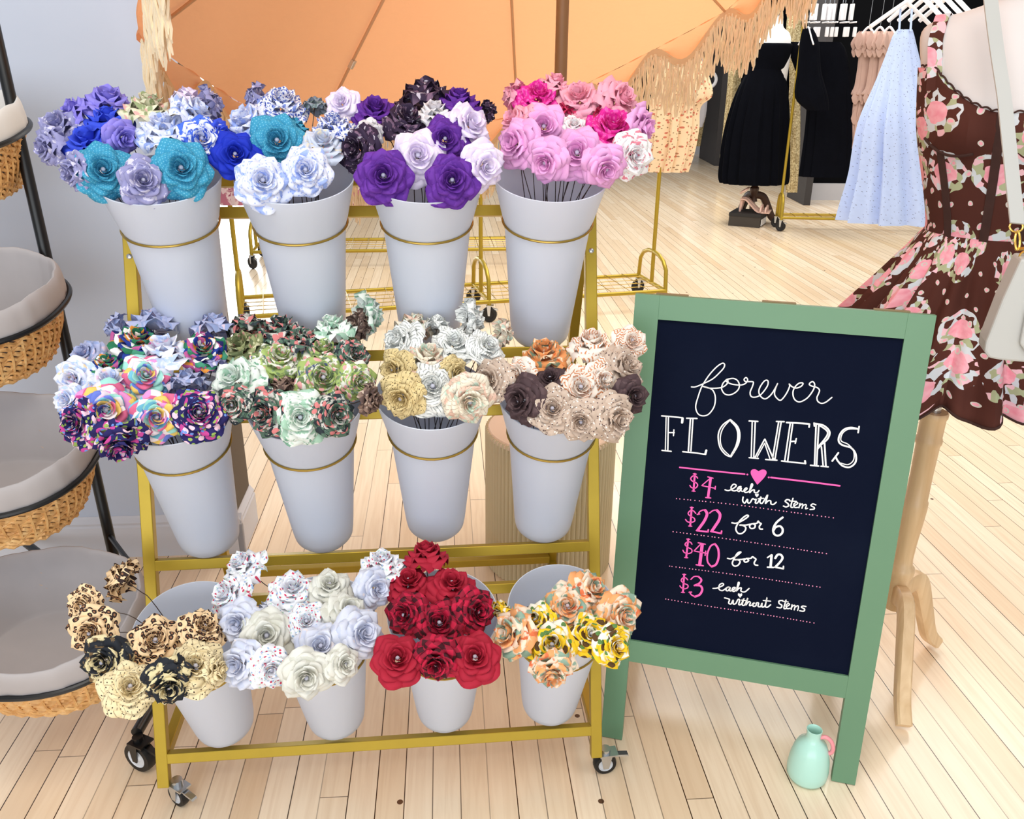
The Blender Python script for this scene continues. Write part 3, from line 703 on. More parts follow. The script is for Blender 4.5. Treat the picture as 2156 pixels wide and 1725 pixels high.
bunch(1, 3, [
 (1146,736,98,70,'orangegreen','U','orange and green floral paper rose under the pink bucket'),
 (1245,714,92,60,'rust','U','rust chevron paper rose standing high before the gold post'),
 (1331,717,70,66,'rust','UR','rust chevron paper rose tilted against the chalkboard frame'),
 (1320,769,100,80,'dotbeige','UR','beige sprigged paper rose touching the chalkboard frame'),
 (1028,801,84,90,'dotbeige','L','beige sprigged paper rose leaning toward the book page bucket'),
 (1086,788,70,60,'rust','L','rust chevron paper rose above the first dark brown one'),
 (1158,795,68,62,'choc','U','dark brown paper rose in the middle of the beige bucket'),
 (1271,798,68,72,'rust','R','rust chevron paper rose half behind the central chevron one'),
 (1223,814,100,80,'rust','F','central rust chevron paper rose of the beige bucket'),
 (1093,844,84,96,'choc','L','dark brown paper rose at the rim beside the cream map one'),
 (1336,834,68,76,'choc','R','dark brown paper rose against the black slate'),
 (1163,860,96,94,'dotbeige','F','beige sprigged paper rose between brown and chevron ones'),
 (1223,889,86,84,'dotbeige','D','beige sprigged paper rose, lowest over the rim'),
 (1301,882,84,98,'dotbeige','R','beige sprigged paper rose low against the green frame')])
bunch(2, 0, [
 (243,1214,84,40,'leopard','BUL','leopard paper rose standing up edge-on beside the lowest wicker basket'),
 (171,1276,64,70,'leopard','L','leopard paper rose facing into the lowest wicker basket'),
 (188,1334,100,94,'leopard','L','leopard paper rose above the outer tortoiseshell one'),
 (431,1318,90,80,'leopard','UR','leopard paper rose beside the silver roses'),
 (327,1347,102,94,'leopard','F','leopard paper rose in front of the empty bucket wall'),
 (464,1410,44,66,'music','R','cream music sheet paper rose edge behind the larger one'),
 (214,1396,94,98,'tortoise','L','tortoiseshell paper rose farthest out over the floor'),
 (356,1448,86,98,'tortoise','D','tortoiseshell paper rose between two cream music sheet ones'),
 (274,1445,100,108,'music','F','cream music sheet paper rose, outermost and lowest'),
 (412,1402,108,110,'music','F','largest cream music sheet paper rose')])
bunch(2, 1, [
 (506,1185,86,62,'hearts','UL','heart print paper rose standing up alone on a bare wire'),
 (473,1250,92,74,'hearts','UL','heart print paper rose above the leopard ones'),
 (568,1278,62,38,'silver','B','silver lavender paper rose back deep in the bucket'),
 (805,1178,88,64,'hearts','U','heart print paper rose beside the topmost red one'),
 (795,1240,80,80,'silver','R','silver lavender paper rose beside the upper red roses'),
 (616,1237,95,85,'hearts','U','heart print paper rose over the bucket centre'),
 (694,1230,84,76,'ivory','U','ivory grey paper rose behind the heart print one'),
 (736,1282,90,80,'ivory','UR','ivory grey paper rose above the red-side silver one'),
 (499,1315,94,88,'silver','L','silver lavender paper rose beside the leopard one'),
 (645,1308,80,70,'hearts','F','heart print paper rose squeezed between silver and ivory ones'),
 (571,1412,84,80,'hearts','D','heart print paper rose low over the rim'),
 (561,1338,104,104,'ivory','F','large ivory grey paper rose in front'),
 (499,1402,84,96,'silver','L','silver lavender paper rose beside the largest music sheet one'),
 (727,1399,72,68,'ivory','R','ivory grey paper rose half hidden beneath the silver one'),
 (766,1334,102,94,'silver','R','silver lavender paper rose touching the front red one'),
 (675,1360,104,102,'silver','F','silver lavender paper rose in the centre front'),
 (645,1428,102,98,'ivory','D','ivory grey paper rose, lowest of its bucket')])
bunch(2, 2, [
 (896,1159,88,50,'red','U','red paper rose lying face-up, topmost above the gold crossbar'),
 (860,1221,92,78,'red','U','red paper rose beside the silver one'),
 (951,1227,96,82,'red','U','red paper rose above the outer plaid one'),
 (850,1295,88,84,'plaid','L','red and black plaid paper rose beside the silver roses'),
 (1006,1289,92,84,'plaid','R','red and black plaid paper rose beside the sunflower bucket'),
 (925,1311,94,98,'plaid','F','red and black plaid paper rose in the centre'),
 (918,1399,84,98,'plaid','D','red and black plaid paper rose low between two red ones'),
 (837,1386,94,104,'red','F','red paper rose low at the silver side'),
 (1000,1383,94,102,'red','F','red paper rose low at the sunflower side')])
bunch(2, 3, [
 (1055,1276,44,50,'sun','B','sunflower paper rose sliver with a brown leaf behind the plaid one'),
 (1126,1305,74,70,'sun','UL','sunflower paper rose against the empty bucket wall'),
 (1068,1334,84,102,'peachleaf','L','peach and teal paper rose beside the plaid one'),
 (1250,1240,90,74,'peachleaf','UR','peach and teal paper rose, topmost before the gold post'),
 (1195,1276,96,88,'peachleaf','F','peach and teal paper rose above the central sunflower one'),
 (1315,1295,84,94,'peachleaf','R','peach and teal paper rose against the chalkboard'),
 (1298,1360,76,84,'sun','R','sunflower paper rose touching the green bottom rail'),
 (1246,1334,86,88,'sun','F','sunflower paper rose beside the gold post'),
 (1165,1424,90,66,'peachleaf','D','peach and teal paper rose, lowest, over the bucket front'),
 (1162,1357,96,98,'sun','F','central sunflower paper rose')])
# ------------------------------------------------------------------ chalkboard sign
SA = V((0.2079, 1.5099, 0)); SB = V((0.7335, 1.3740, 0)); SE = (SB - SA).normalized(); SNB = V((-SE.y, SE.x, 0)); SW = (SB - SA).length
LN = math.radians(7.0); SU = V((0, 0, 1)) * math.cos(LN) + SNB * math.sin(LN); SN = SE.cross(SU); SN = -SN if SN.y > 0 else SN
def sp(u, v, o=0.0): return SA + SE * u + SU * v + SN * o
SH = 1.005; ST = 0.018
sign = thing('chalkboard_sign', SA + SE * (SW / 2), 'sage green A-frame chalkboard sign lettered with flower prices', 'sign')
def slab(u0, u1, v0, v1, o0, o1):
    return MB().box(sp((u0 + u1) / 2, (v0 + v1) / 2, (o0 + o1) / 2), (u1 - u0, v1 - v0, abs(o1 - o0)), (SE, SU, SN))
for nm, q in (('stile', (0, 0.0475, 0.002, SH)), ('stile', (SW - 0.0475, SW, 0.002, SH)), ('top_rail', (0.0475, SW - 0.0475, 0.958, SH)), ('bottom_rail', (0.0475, SW - 0.0475, 0.203, 0.2545))):
    part(slab(*q, -ST, 0), nm, M['green'], sign, smooth=False, bevel=0.0004)
t = NT('chalkboard', 0.8, 0, 0.08); f_ = t.noise(t.coord(), 5, 4.0)
t.col(t.mix(t.math('MULTIPLY', t.ramp(f_, [(0.45, (0, 0, 0, 1)), (0.8, (1, 1, 1, 1))]), 0.12), lin((7, 15, 36)), lin((36, 46, 66))))
board = part(slab(0.0475, SW - 0.0475, 0.2545, 0.958, -0.012, -0.006), 'chalkboard', t.m, sign, smooth=False)
# the folding back frame
RB = math.radians(-16)
SU2 = V((0, 0, 1)) * math.cos(RB) * -1 + SNB * -math.sin(RB); tb = sp(0, SH - 0.003, -ST - 0.004)
Lb = tb.z / math.cos(RB) - 0.002
def s2(u, v, o=0.0): return tb + SE * u + SU2 * v + SE.cross(SU2).normalized() * o
for nm, a, b, wd in (('back_stile', (0.024, 0), (0.024, Lb), 0.0475), ('back_stile', (SW - 0.024, 0), (SW - 0.024, Lb), 0.0475), ('back_rail', (0.048, 0.024), (SW - 0.048, 0.024), 0.0475), ('back_rail', (0.048, 0.77), (SW - 0.048, 0.77), 0.0475)):
    part(MB().bar(s2(*a, -ST / 2), s2(*b, -ST / 2), ST, wd, SE if a[0] == b[0] else SE.cross(SU2)) if a[0] == b[0] else MB().bar(s2(*a, -ST / 2), s2(*b, -ST / 2), ST, wd, SU2), nm, M['green'], sign, smooth=False, bevel=0.0012)
part(MB().bar(s2(0.048, 0.40, -ST / 2), s2(SW - 0.048, 0.40, -ST / 2), 0.006, 0.72, SU2), 'back_panel', M['wall_dark'], sign, smooth=False)
for u in (0.07, 0.27, 0.47):
    h = MB().box(sp(u, SH + 0.0012, -ST - 0.001), (0.062, 0.0024, 0.013), (SE, SU, SN)); h.tube([sp(u - 0.03, SH + 0.0008, -ST - 0.002), sp(u + 0.03, SH + 0.0008, -ST - 0.002)], 0.0022, 8)
    part(h, 'hinge', M['hinge'], sign, smooth=False)
for u in (0.02, SW - 0.02):
    part(MB().tube([sp(u, 0.42, -ST - 0.002), sp(u, 0.38, -0.12) + V((0, 0, -0.03)), s2(u, SH - 0.42, -0.03)], 0.0015, 6), 'stay_chain', M['chrome'], sign)
# writing, as it stands on the slate
def onb(px, py):
    d = ray(px, py); o = sp(0, 0, -0.0054); return CO + d * ((o - CO).dot(SN) / d.dot(SN))
def stroke(mb, pts, wd, smooth=True, closed=False):
    P = crom(pts, 5, closed) if smooth and len(pts) > 2 else pts
    Q = [onb(*p) for p in P]; n = len(Q); l = []; r = []
    for i in range(n):
        a = Q[max(0, i - 1)]; b = Q[min(n - 1, i + 1)]
        if closed: a = Q[i - 1]; b = Q[(i + 1) % n]
        tt = (b - a)
        if tt.length < 1e-7: tt = SE.copy()
        tt.normalize(); s_ = tt.cross(SN)
        l.append(Q[i] + s_ * wd / 2); r.append(Q[i] - s_ * wd / 2)
    if closed: l.append(l[0]); r.append(r[0])
    mb.grid([l, r])
    if not closed:
        for q in (Q[0], Q[-1]): dot(mb, q, wd / 2)
def dot(mb, q, rad, n=10):
    mb.add([q + SN * 0.0001] + [q + SN * 0.0001 + (SE * math.cos(2 * PI * k / n) + SU * math.sin(2 * PI * k / n)) * rad for k in range(n)], [(0, k + 1, (k + 1) % n + 1) for k in range(n)])
def T_(ox, oy, sc): return lambda *p: [(ox + x / sc, oy + y / sc) for x, y in p]
A_, B_, C_, D_ = T_(1440, 740, 6.341), T_(1380, 860, 4.687), T_(1400, 970, 5.528), T_(1380, 1120, 5.528)
wl = MB()
stroke(wl, A_((100,475),(150,475),(240,440),(380,370),(480,280),(535,215),(540,170),(510,160),(440,205),(350,300),(280,400),(230,490),(185,620),(158,720),(165,790),(200,845),(265,862),(335,835),(400,745),(420,640),(405,555),(360,500),(245,465),(330,490),(430,492),(510,480),(565,445),(588,405),(578,378),(555,388)), 0.0024)
stroke(wl, A_((585,372),(530,415),(505,470),(505,510),(540,565),(600,583),(670,560),(725,510),(740,450),(715,390),(660,362),(585,372),(560,388),(590,418),(650,440),(740,450),(800,440),(840,410),(850,375),(830,350),(805,370),(810,395),(840,405),(910,405),(928,420),(910,480),(885,540),(890,590),(920,612),(980,605),(1040,565),(1110,470),(1125,410),(1108,385),(1070,400),(1020,470),(1000,530),(1015,590),(1065,632),(1110,625),(1170,570),(1220,490),(1250,430)), 0.0024)
stroke(wl, A_((1250,430),(1215,520),(1215,590),(1270,650),(1310,640),(1370,560),(1410,470),(1405,435)), 0.0024)
stroke(wl, A_((1405,435),(1440,470),(1500,490),(1560,470),(1590,435),(1575,420),(1530,430),(1480,480),(1455,550),(1470,630),(1520,672),(1580,665),(1660,610),(1730,510),(1745,440),(1720,405),(1685,420),(1675,445),(1710,465),(1780,485),(1810,520),(1795,570),(1775,620),(1790,670),(1840,695),(1900,675),(1975,615)), 0.0024)
for wd, pts in ((.0026,((62,75),(180,84),(270,95))),(.0042,((268,98),(263,140))),(.0019,((105,90),(98,410))),(.0024,((128,92),(122,410))),(.0026,((65,415),(155,425))),(.0024,((130,240),(185,240))),(.0022,((182,212),(178,270))),
 (.0026,((308,98),(410,100))),(.0026,((345,105),(325,420))),(.0024,((370,105),(350,420))),(.0026,((270,428),(390,440),(495,455))),(.0038,((502,415),(492,452))),
 (.0024,((735,112),(660,170),(620,260),(635,380),(690,455),(740,478))),(.0019,((735,118),(668,195),(640,290),(658,390),(735,470))),(.0026,((740,112),(810,180),(832,260),(815,360),(745,478))),(.0034,((748,128),(800,190),(816,270),(798,370),(748,465))),
 (.0026,((925,125),(1010,130))),(.0022,((955,135),(945,490))),(.0024,((985,135),(970,485))),(.0024,((925,487),(1015,495))),(.0024,((985,480),(1075,310))),(.0018,((1005,478),(1078,345))),(.0026,((1080,305),(1165,500))),(.002,((1078,345),(1130,498))),(.0024,((1215,140),(1155,500))),(.0024,((1240,140),(1180,500))),(.0026,((1195,130),(1270,132))),(.0026,((1088,505),(1198,512))),
 (.003,((1295,140),(1410,146),(1520,155))),(.0028,((1520,155),(1516,185))),(.0024,((1330,150),(1275,520))),(.0024,((1355,150),(1305,520))),(.0026,((1245,520),(1370,534),(1480,545))),(.0032,((1476,520),(1480,545))),(.0026,((1330,328),(1385,325))),(.0024,((1390,298),(1380,345))),
 (.0024,((1565,145),(1568,175))),(.0026,((1585,160),(1570,565))),(.0026,((1612,160),(1590,565))),(.003,((1570,150),(1660,170),(1718,230),(1700,300),(1640,355),(1600,400))),(.0026,((1612,165),(1680,210),(1700,250),(1665,310),(1605,378))),(.0024,((1638,380),(1655,570))),(.0028,((1668,335),(1682,570))),(.0026,((1530,562),(1610,570))),(.0026,((1635,572),(1705,578))),
 (.0026,((2010,180),(2000,240))),(.003,((2000,205),(1930,190),(1860,210),(1815,270),(1810,330),(1850,365),(1930,390),(1975,450),(1975,530),(1920,580),(1850,570),(1800,520),(1780,480))),(.0018,((1985,205),(1900,208),(1845,250),(1832,320),(1900,355),(1955,420),(1955,510),(1900,556),(1830,540))),(.003,((1805,440),(1745,520)))):
    stroke(wl, B_(*pts), wd * 1.12)
part(wl, 'title_lettering', M['white'], sign, smooth=False); wl = MB()
for wd, pts in ((.0026,((700,340),(740,350),(800,322),(830,292),(800,275),(770,310),(780,345),(820,352),(870,322),(885,302),(855,312),(842,345),(865,360),(890,318),(885,350),(912,358),(955,332),(945,318),(920,345),(938,372),(980,355),(1020,292),(1010,270),(992,325),(985,375),(1010,350),(1040,340),(1040,368),(1070,375),(1095,350))),
 (.0028,((910,425),(905,470),(930,495),(960,450),(965,490),(990,490),(1020,445),(1045,455),(1062,452),(1052,492),(1080,490),(1120,420),(1105,480),(1130,498),(1170,440),(1195,400),(1180,460),(1170,500),(1200,470),(1230,470),(1235,505),(1265,510),(1295,485))),(.0024,((1085,445),(1150,440))),
 (.0028,((1450,460),(1420,455),(1400,475),(1430,500),(1440,525),(1410,540),(1380,530))),(.0026,((1490,440),(1465,535),(1490,545))),(.0022,((1450,470),(1530,475))),(.0024,((1500,530),(1545,500),(1530,485),(1500,510),(1510,545),(1550,545))),(.0024,((1572,500),(1560,550))),(.0024,((1565,530),(1595,505),(1605,520),(1595,555))),(.0024,((1600,530),(1635,510),(1645,525),(1635,560),(1660,556))),(.0026,((1755,515),(1720,505),(1700,525),(1735,545),(1735,565),(1690,570))),
 (.003,((780,725),(830,730),(900,700),(960,660),(970,640),(940,642),(880,692),(840,750),(825,800),(850,845),(890,850),(930,820),(940,780),(910,757),(872,752))),(.003,((880,750),(940,752),(1000,740))),(.003,((1012,735),(985,760),(1000,790),(1040,785),(1050,750),(1020,735),(1070,730),(1085,705),(1100,725),(1120,735),(1100,765),(1105,795),(1135,798))),
 (.0042,((1370,662),(1300,720),(1262,790),(1268,850),(1312,875),(1360,850),(1370,800),(1340,765),(1290,775),(1266,810)))):
    stroke(wl, C_(*pts), wd)
part(wl, 'offer_lettering', M['white'], sign, smooth=False); wl = MB()
for wd, pts in ((.003,((840,310),(880,315),(930,290),(985,248),(992,235),(955,250),(912,320),(895,370),(920,400),(960,390),(985,350),(960,327),(925,328))),(.003,((930,325),(1000,322),(1040,315))),(.003,((1060,310),(1030,335),(1050,355),(1085,335),(1068,312),(1110,310),(1130,290),(1150,305),(1170,320),(1150,360),(1160,385),(1190,390))),
 (.003,((1305,300),(1350,270))),(.0048,((1352,272),(1340,410))),(.0034,((1305,412),(1372,416))),(.0044,((1395,308),(1422,268),(1462,270),(1478,310),(1440,365),(1395,410))),(.0036,((1390,412),(1488,430))),(.003,((1490,402),(1488,432))),
 (.0027,((670,660),(720,655),(790,622),(780,600),(745,620),(740,668),(780,685),(830,652),(858,642),(832,650),(822,682),(848,685),(870,648),(865,688),(900,680),(930,652),(905,650),(892,680),(915,695),(950,662),(975,602),(965,590),(950,650),(940,690),(970,660),(1000,655),(995,690),(1040,700),(1090,660))),
 (.0028,((805,770),(840,778),(862,790),(852,830),(880,840),(905,795),(905,840),(935,835),(960,790),(980,795),(970,848),(1000,840),(1030,775),(1010,848),(1040,850),(1075,770),(1060,820),(1050,855),(1085,815),(1105,825),(1095,860),(1130,850),(1152,828),(1132,840),(1140,868),(1170,860),(1175,830),(1200,830),(1195,868),(1225,870),(1240,830),(1240,875),(1275,860),(1300,765),(1280,860),(1300,880),(1340,850))),(.0024,((1255,800),(1340,808))),(.0022,((1000,795),(1050,802))),
 (.0028,((1480,800),(1440,805),(1440,835),(1470,855),(1460,885),(1415,880))),(.0026,((1520,795),(1495,888),(1520,895))),(.0022,((1480,808),(1545,818))),(.0024,((1520,875),(1560,850),(1545,835),(1520,860),(1535,895),(1570,890))),(.0024,((1590,850),(1580,905))),(.0024,((1585,880),(1615,855),(1625,870),(1615,910))),(.0024,((1620,885),(1655,860),(1665,880),(1655,915))),(.0027,((1750,870),(1715,865),(1700,880),(1735,900),(1725,925),(1680,920)))):
    stroke(wl, D_(*pts), wd)
part(wl, 'offer_lettering', M['white'], sign, smooth=False); wl = MB()
def tri(mb, c, r, f_): 
    q = [onb(*p) for p in f_(*[(c[0] + x * r, c[1] + y * r) for x, y in ((0, 1.1), (-1, -0.1), (-0.9, -0.8), (-0.4, -0.9), (0, -0.5), (0.4, -0.9), (0.9, -0.8), (1, -0.1))])]
    mb.add(q, [tuple(range(8))])
for c_, r_, f_ in (((1070, 405), 22, C_), ((985, 740), 26, D_)):
    wl = MB(); tri(wl, c_, r_, f_); part(wl, 'heart_dot', M['white'], sign, smooth=False)
pk = MB()
for wd, pts in ((.0032,((240,583),(560,618),(880,650))),(.0034,((1140,683),(1480,722),(1818,765)))): stroke(pk, B_(*pts), wd)
for q in B_((907, 653), (1118, 682)): dot(pk, onb(*q), 0.0019)
pk.add([onb(*q) for q in crom(B_((1005,755),(962,690),(940,640),(950,608),(985,602),(1018,622)), 4)[:-1] + crom(B_((1018,622),(1050,605),(1085,610),(1097,640),(1070,688),(1005,755)), 4)[:-1]], [tuple(range(40))])
def dollar(f_, s, v0, v1):
    stroke(pk, f_(*s), .0025); stroke(pk, f_(v0, v1), .0038)
    for q in (v0, v1): stroke(pk, f_((q[0] - 18, q[1]), (q[0] + 18, q[1] + 3)), .0022)
dollar(C_, ((380,205),(360,182),(325,180),(300,210),(320,240),(365,260),(380,290),(355,320),(310,315),(290,290)), (348,155), (333,355))
dollar(C_, ((358,615),(330,585),(290,587),(270,620),(300,650),(340,672),(345,705),(300,720),(260,710),(240,685)), (312,545), (294,762))
dollar(D_, ((425,145),(405,120),(365,122),(345,150),(375,180),(420,205),(420,240),(375,255),(335,240),(320,215)), (382,85), (358,300))
dollar(D_, ((375,560),(350,535),(315,540),(300,570),(330,600),(375,620),(375,650),(335,665),(300,650),(285,630)), (335,495), (320,705))
for f_, wd, pts in ((C_,.0024,((500,190),(560,205))),(C_,.0022,((535,200),(430,290))),(C_,.0024,((430,292),(580,322))),(C_,.0024,((588,300),(584,335))),(C_,.005,((532,205),(502,428))),(C_,.0026,((475,430),(532,436))),
 (C_,.0024,((375,628),(405,622))),(C_,.0026,((390,620),(405,595),(440,577),(470,578))),(C_,.0056,((470,580),(490,625),(460,700),(415,765),(380,812))),(C_,.0036,((368,815),(500,830))),(C_,.0032,((505,806),(500,832))),
 (C_,.0026,((520,612),(560,582),(600,577))),(C_,.0056,((605,580),(640,625),(630,690),(590,755),(545,822))),(C_,.0036,((535,825),(655,848))),(C_,.0032,((660,820),(655,850))),
 (D_,.0026,((498,128),(580,145))),(D_,.0024,((530,140),(450,222))),(D_,.0026,((450,224),(590,250))),(D_,.0026,((586,225),(578,275))),(D_,.0064,((545,148),(515,385))),(D_,.003,((475,384),(556,396))),
 (D_,.0034,((690,140),(640,170),(605,260),(608,350),(650,405))),(D_,.0044,((655,405),(705,380),(735,300),(730,200),(692,142))),
 (D_,.0026,((412,555),(450,522),(500,520))),(D_,.004,((500,522),(535,560),(510,600),(455,625))),(D_,.0046,((470,622),(525,630),(545,675),(515,732),(460,755))),(D_,.003,((460,755),(420,735),(398,702))),(D_,.0028,((392,705),(420,702)))):
    stroke(pk, f_(*pts), wd)
part(pk, 'pink_lettering', M['pink_paint'], sign, smooth=False)
for f_, ps, n in ((C_, ((135,443),(770,508),(1300,578),(1960,667)), 42), (C_, ((95,828),(640,900),(1250,988),(1880,1084)), 44), (D_, ((165,400),(800,482),(1300,552),(1915,645)), 46), (D_, ((120,783),(650,872),(1230,958),(1845,1062)), 46)):
    dl = MB(); cv = crom(ps, 40)
    L_ = [0.0]
    for i in range(1, len(cv)): L_.append(L_[-1] + math.dist(cv[i], cv[i - 1]))
    for k in range(n):
        tgt = L_[-1] * k / (n - 1) + (rnd.uniform(-3, 3) if 0 < k < n - 1 else 0); i = max(j for j in range(len(L_)) if L_[j] <= tgt + 1e-6)
        dot(dl, onb(*f_(cv[i])[0]), 0.00125, 8)
    part(dl, 'dotted_line', M['pink_dot'], sign, smooth=False)
# ------------------------------------------------------------------ little mint jug
J = fz(1697, 1668) + V((0.013, 0.041, 0))
jug = thing('jug', (J.x, J.y, 0), 'small mint green ceramic jug with pink handle on the floor by the sign leg', 'jug')
prof = [(0.0005, 0.0008), (0.030, 0.0008), (0.0375, 0.004), (0.0415, 0.012), (0.0425, 0.03), (0.0405, 0.055), (0.036, 0.078), (0.030, 0.094), (0.020, 0.104), (0.0155, 0.110), (0.0145, 0.118), (0.0155, 0.129), (0.0160, 0.1325), (0.0148, 0.133), (0.0125, 0.128), (0.0118, 0.112), (0.014, 0.104), (0.0005, 0.02)]
part(MB().lathe([(r, z * 0.98) for r, z in prof], J, 48), 'body', M['mint'], jug, sharp=60)
hd = V((0.94, -0.34, 0)).normalized()
part(MB().tube([J + hd * r + V((0, 0, z)) for r, z in crom([(0.0135, 0.113), (0.024, 0.117), (0.035, 0.110), (0.041, 0.096), (0.0405, 0.083), (0.035, 0.077)], 5)], 0.0045, 12), 'handle', M['pink_ceramic'], jug)
# ------------------------------------------------------------------ dress form, dress, handbag
FC = V((0.955, 1.75, 0)); FF = V((-0.47, -0.88, 0)).normalized(); FS = V((-FF.y, FF.x, 0))
PC = V((0.935, 1.75, 0))
def interp(tab, z):
    for a, b in zip(tab, tab[1:]):
        if a[0] <= z <= b[0]:
            f = (z - a[0]) / (b[0] - a[0]); return [a[i] + (b[i] - a[i]) * f for i in range(1, len(a))]
    return list((tab[0] if z < tab[0][0] else tab[-1])[1:])
BODY = crom([(0.88, .07, .06), (0.90, .135, .105), (0.95, .152, .118), (1.0, .148, .115), (1.05, .122, .096), (1.095, .103, .085), (1.15, .112, .092), (1.22, .132, .104), (1.29, .152, .112), (1.35, .162, .110), (1.41, .170, .100), (1.455, .180, .084), (1.482, .176, .066), (1.50, .145, .054), (1.515, .095, .048), (1.535, .062, .046), (1.60, .055, .045), (1.62, .03, .03)], 3)
def bpt(a, z, off=0.0):
    rx, ry = interp(BODY, z); rx += off; ry += off
    x = rx * math.cos(a); y = ry * math.sin(a)
    if math.sin(a) > 0:
        for s in (-1, 1): y += 0.034 * math.exp(-((x - s * 0.066) / 0.042) ** 2 - ((z - 1.295) / 0.042) ** 2)
    return FC + FS * x + FF * y + V((0, 0, z))
form = thing('dress_form', (FC.x, FC.y, 0), 'cream dress form on a pale turned wood tripod wearing the brown floral dress', 'dress form')
zs = [q[0] for q in BODY]
part(MB().grid([[bpt(2 * PI * k / 56, z) for k in range(56)] for z in zs], True, True, True), 'torso', M['cream_body'], form)
part(MB().tube([PC + V((0, 0, 0.66)), PC + V((0, 0, 0.90))], 0.0125, 20), 'pole', M['chrome'], form)
part(MB().lathe([(0.0005, 0.19), (0.022, 0.19), (0.025, 0.22), (0.025, 0.275), (0.0285, 0.285), (0.0300, 0.296), (0.0285, 0.306), (0.0225, 0.312), (0.0205, 0.33), (0.0215, 0.37), (0.0255, 0.43), (0.0275, 0.465), (0.0272, 0.482), (0.0245, 0.487), (0.0240, 0.55), (0.0255, 0.625), (0.0285, 0.632), (0.0285, 0.640), (0.0262, 0.646), (0.0268, 0.69), (0.0295, 0.694), (0.0295, 0.703), (0.0275, 0.706), (0.013, 0.706)], PC, 40), 'column', M['pale_wood'], form)
def sweep(path, wd, hs, side):
    rows = []
    for i, p in enumerate(path):
        tt = (V(path[min(i + 1, len(path) - 1)]) - V(path[max(i - 1, 0)])).normalized(); n = side.cross(tt).normalized(); h = hs[i] if isinstance(hs, list) else hs; w2 = wd[i] if isinstance(wd, list) else wd
        rows.append([V(p) + side * (a * w2 / 2) + n * (b * h / 2) for a, b in ((-1, -0.7), (-0.7, -1), (0.7, -1), (1, -0.7), (1, 0.7), (0.7, 1), (-0.7, 1), (-1, 0.7))])
    return MB().grid(rows, True, True, True)
def tripod(parent, c, tips, mat, z0=0.265, sc=1.0, wd=0.032):
    for tip in tips:
        d = V(tip) - V((c.x, c.y, 0)); R = d.length; d.normalize(); side = V((-d.y, d.x, 0))
        pr = crom([(0.012, z0 - 0.03), (0.35 * R, z0 * 0.92), (0.60 * R, z0 * 0.55), (0.80 * R, z0 * 0.22), (R, 0.0165 * sc)], 6)
        hs = [0.052 * sc + (0.03 * sc - 0.052 * sc) * i / (len(pr) - 1) for i in range(len(pr))]
        part(sweep([V((c.x, c.y, 0)) + d * r + V((0, 0, z)) for r, z in pr], wd * sc, hs, side), 'leg', mat, parent, bevel=0)
tripod(form, PC, [(0.902, 1.535, 0), (1.115, 1.845, 0), (0.765, 1.865, 0)], M['pale_wood'])
def floral():
    t = NT('brown_floral_cotton', 0.9, 0, 0.15); uv = t.n('ShaderNodeUVMap', uv_map='UVMap').outputs[0]
    wv = t.n('ShaderNodeVectorMath', operation='MULTIPLY_ADD'); t.t.links.new(t.noise(uv, 30, 2, out=1), wv.inputs[0]); wv.inputs[1].default_value = (0.02, 0.02, 0); t.t.links.new(uv, wv.inputs[2]); uv = wv.outputs[0]
    c = t.mix(t.noise(uv, 9, 2), lin((70, 38, 32)), lin((86, 48, 40)))
    d = t.vor(uv, 11.0, 0.8, dim='2D'); fine = t.vor(uv, 95.0, out='Color', dim='2D'); s = t.n('ShaderNodeSeparateColor'); t.t.links.new(fine, s.inputs[0])
    ring = t.ramp(s.outputs[0], [(0.0, lin((84, 46, 38))), (0.22, lin((206, 212, 218))), (0.52, lin((172, 178, 142))), (0.74, lin((236, 190, 200))), (0.9, lin((84, 46, 38)))], 'CONSTANT')
    m1 = t.math('LESS_THAN', d, 0.46); c = t.mix(m1, c, ring)
    pk_ = t.mix(t.noise(uv, 70, 2), lin((226, 120, 140)), lin((246, 196, 206)))
    m2 = t.math('LESS_THAN', d, 0.24); c = t.mix(m2, c, pk_)
    v2 = t.mapping(uv, (1, 1, 1), (0, 0, 1.1), (3.3, 1.7, 0))
    d2 = t.vor(v2, 24.0, 1.0, dim='2D'); c = t.mix(t.math('LESS_THAN', d2, 0.13), c, lin((206, 200, 190))); c = t.mix(t.math('LESS_THAN', d2, 0.075), c, lin((240, 166, 182)))
    t.col(c); return t.m
M['floral'] = floral(); M['lace'] = plain('brown_lace', (58, 32, 26), 0.9, var=0.3, vscale=60)
dress = thing('floral_dress', (FC.x, FC.y, 0.8), 'brown corset dress printed with pink roses, worn by the cream dress form', 'dress')
def ztop(a):
    c_ = math.cos(a)
    if math.sin(a) > 0: return 1.335 + 0.075 * min(1, abs(c_) / 0.8) ** 2.2
    return 1.36 + 0.045 * abs(c_)
NA = 96; rows = []; uvs = []
for i in range(25):
    row = []
    for k in range(NA):
        a = 2 * PI * k / NA; z = 1.088 + (ztop(a) - 1.088) * i / 24
        g = 0.0022 * math.sin(a * 46) * max(0, math.sin(a)) * (1 if 1.27 < z < 1.345 and abs(math.cos(a)) > .25 else 0)
        row.append(bpt(a, z, 0.0045 + g)); uvs.append((k / NA * 0.78 + 0.3, z))
    rows.append(row)
part(MB().grid(rows, True, uvs=uvs), 'bodice', M['floral'], dress, solid=0.002)
SK = crom([(1.10, .110), (1.085, .120), (1.05, .138), (1.0, .168), (0.95, .200), (0.88, .243), (0.80, .285)], 4)[::1]
rows = []; uvs = []; NK = 240; s_len = 0; pv = None
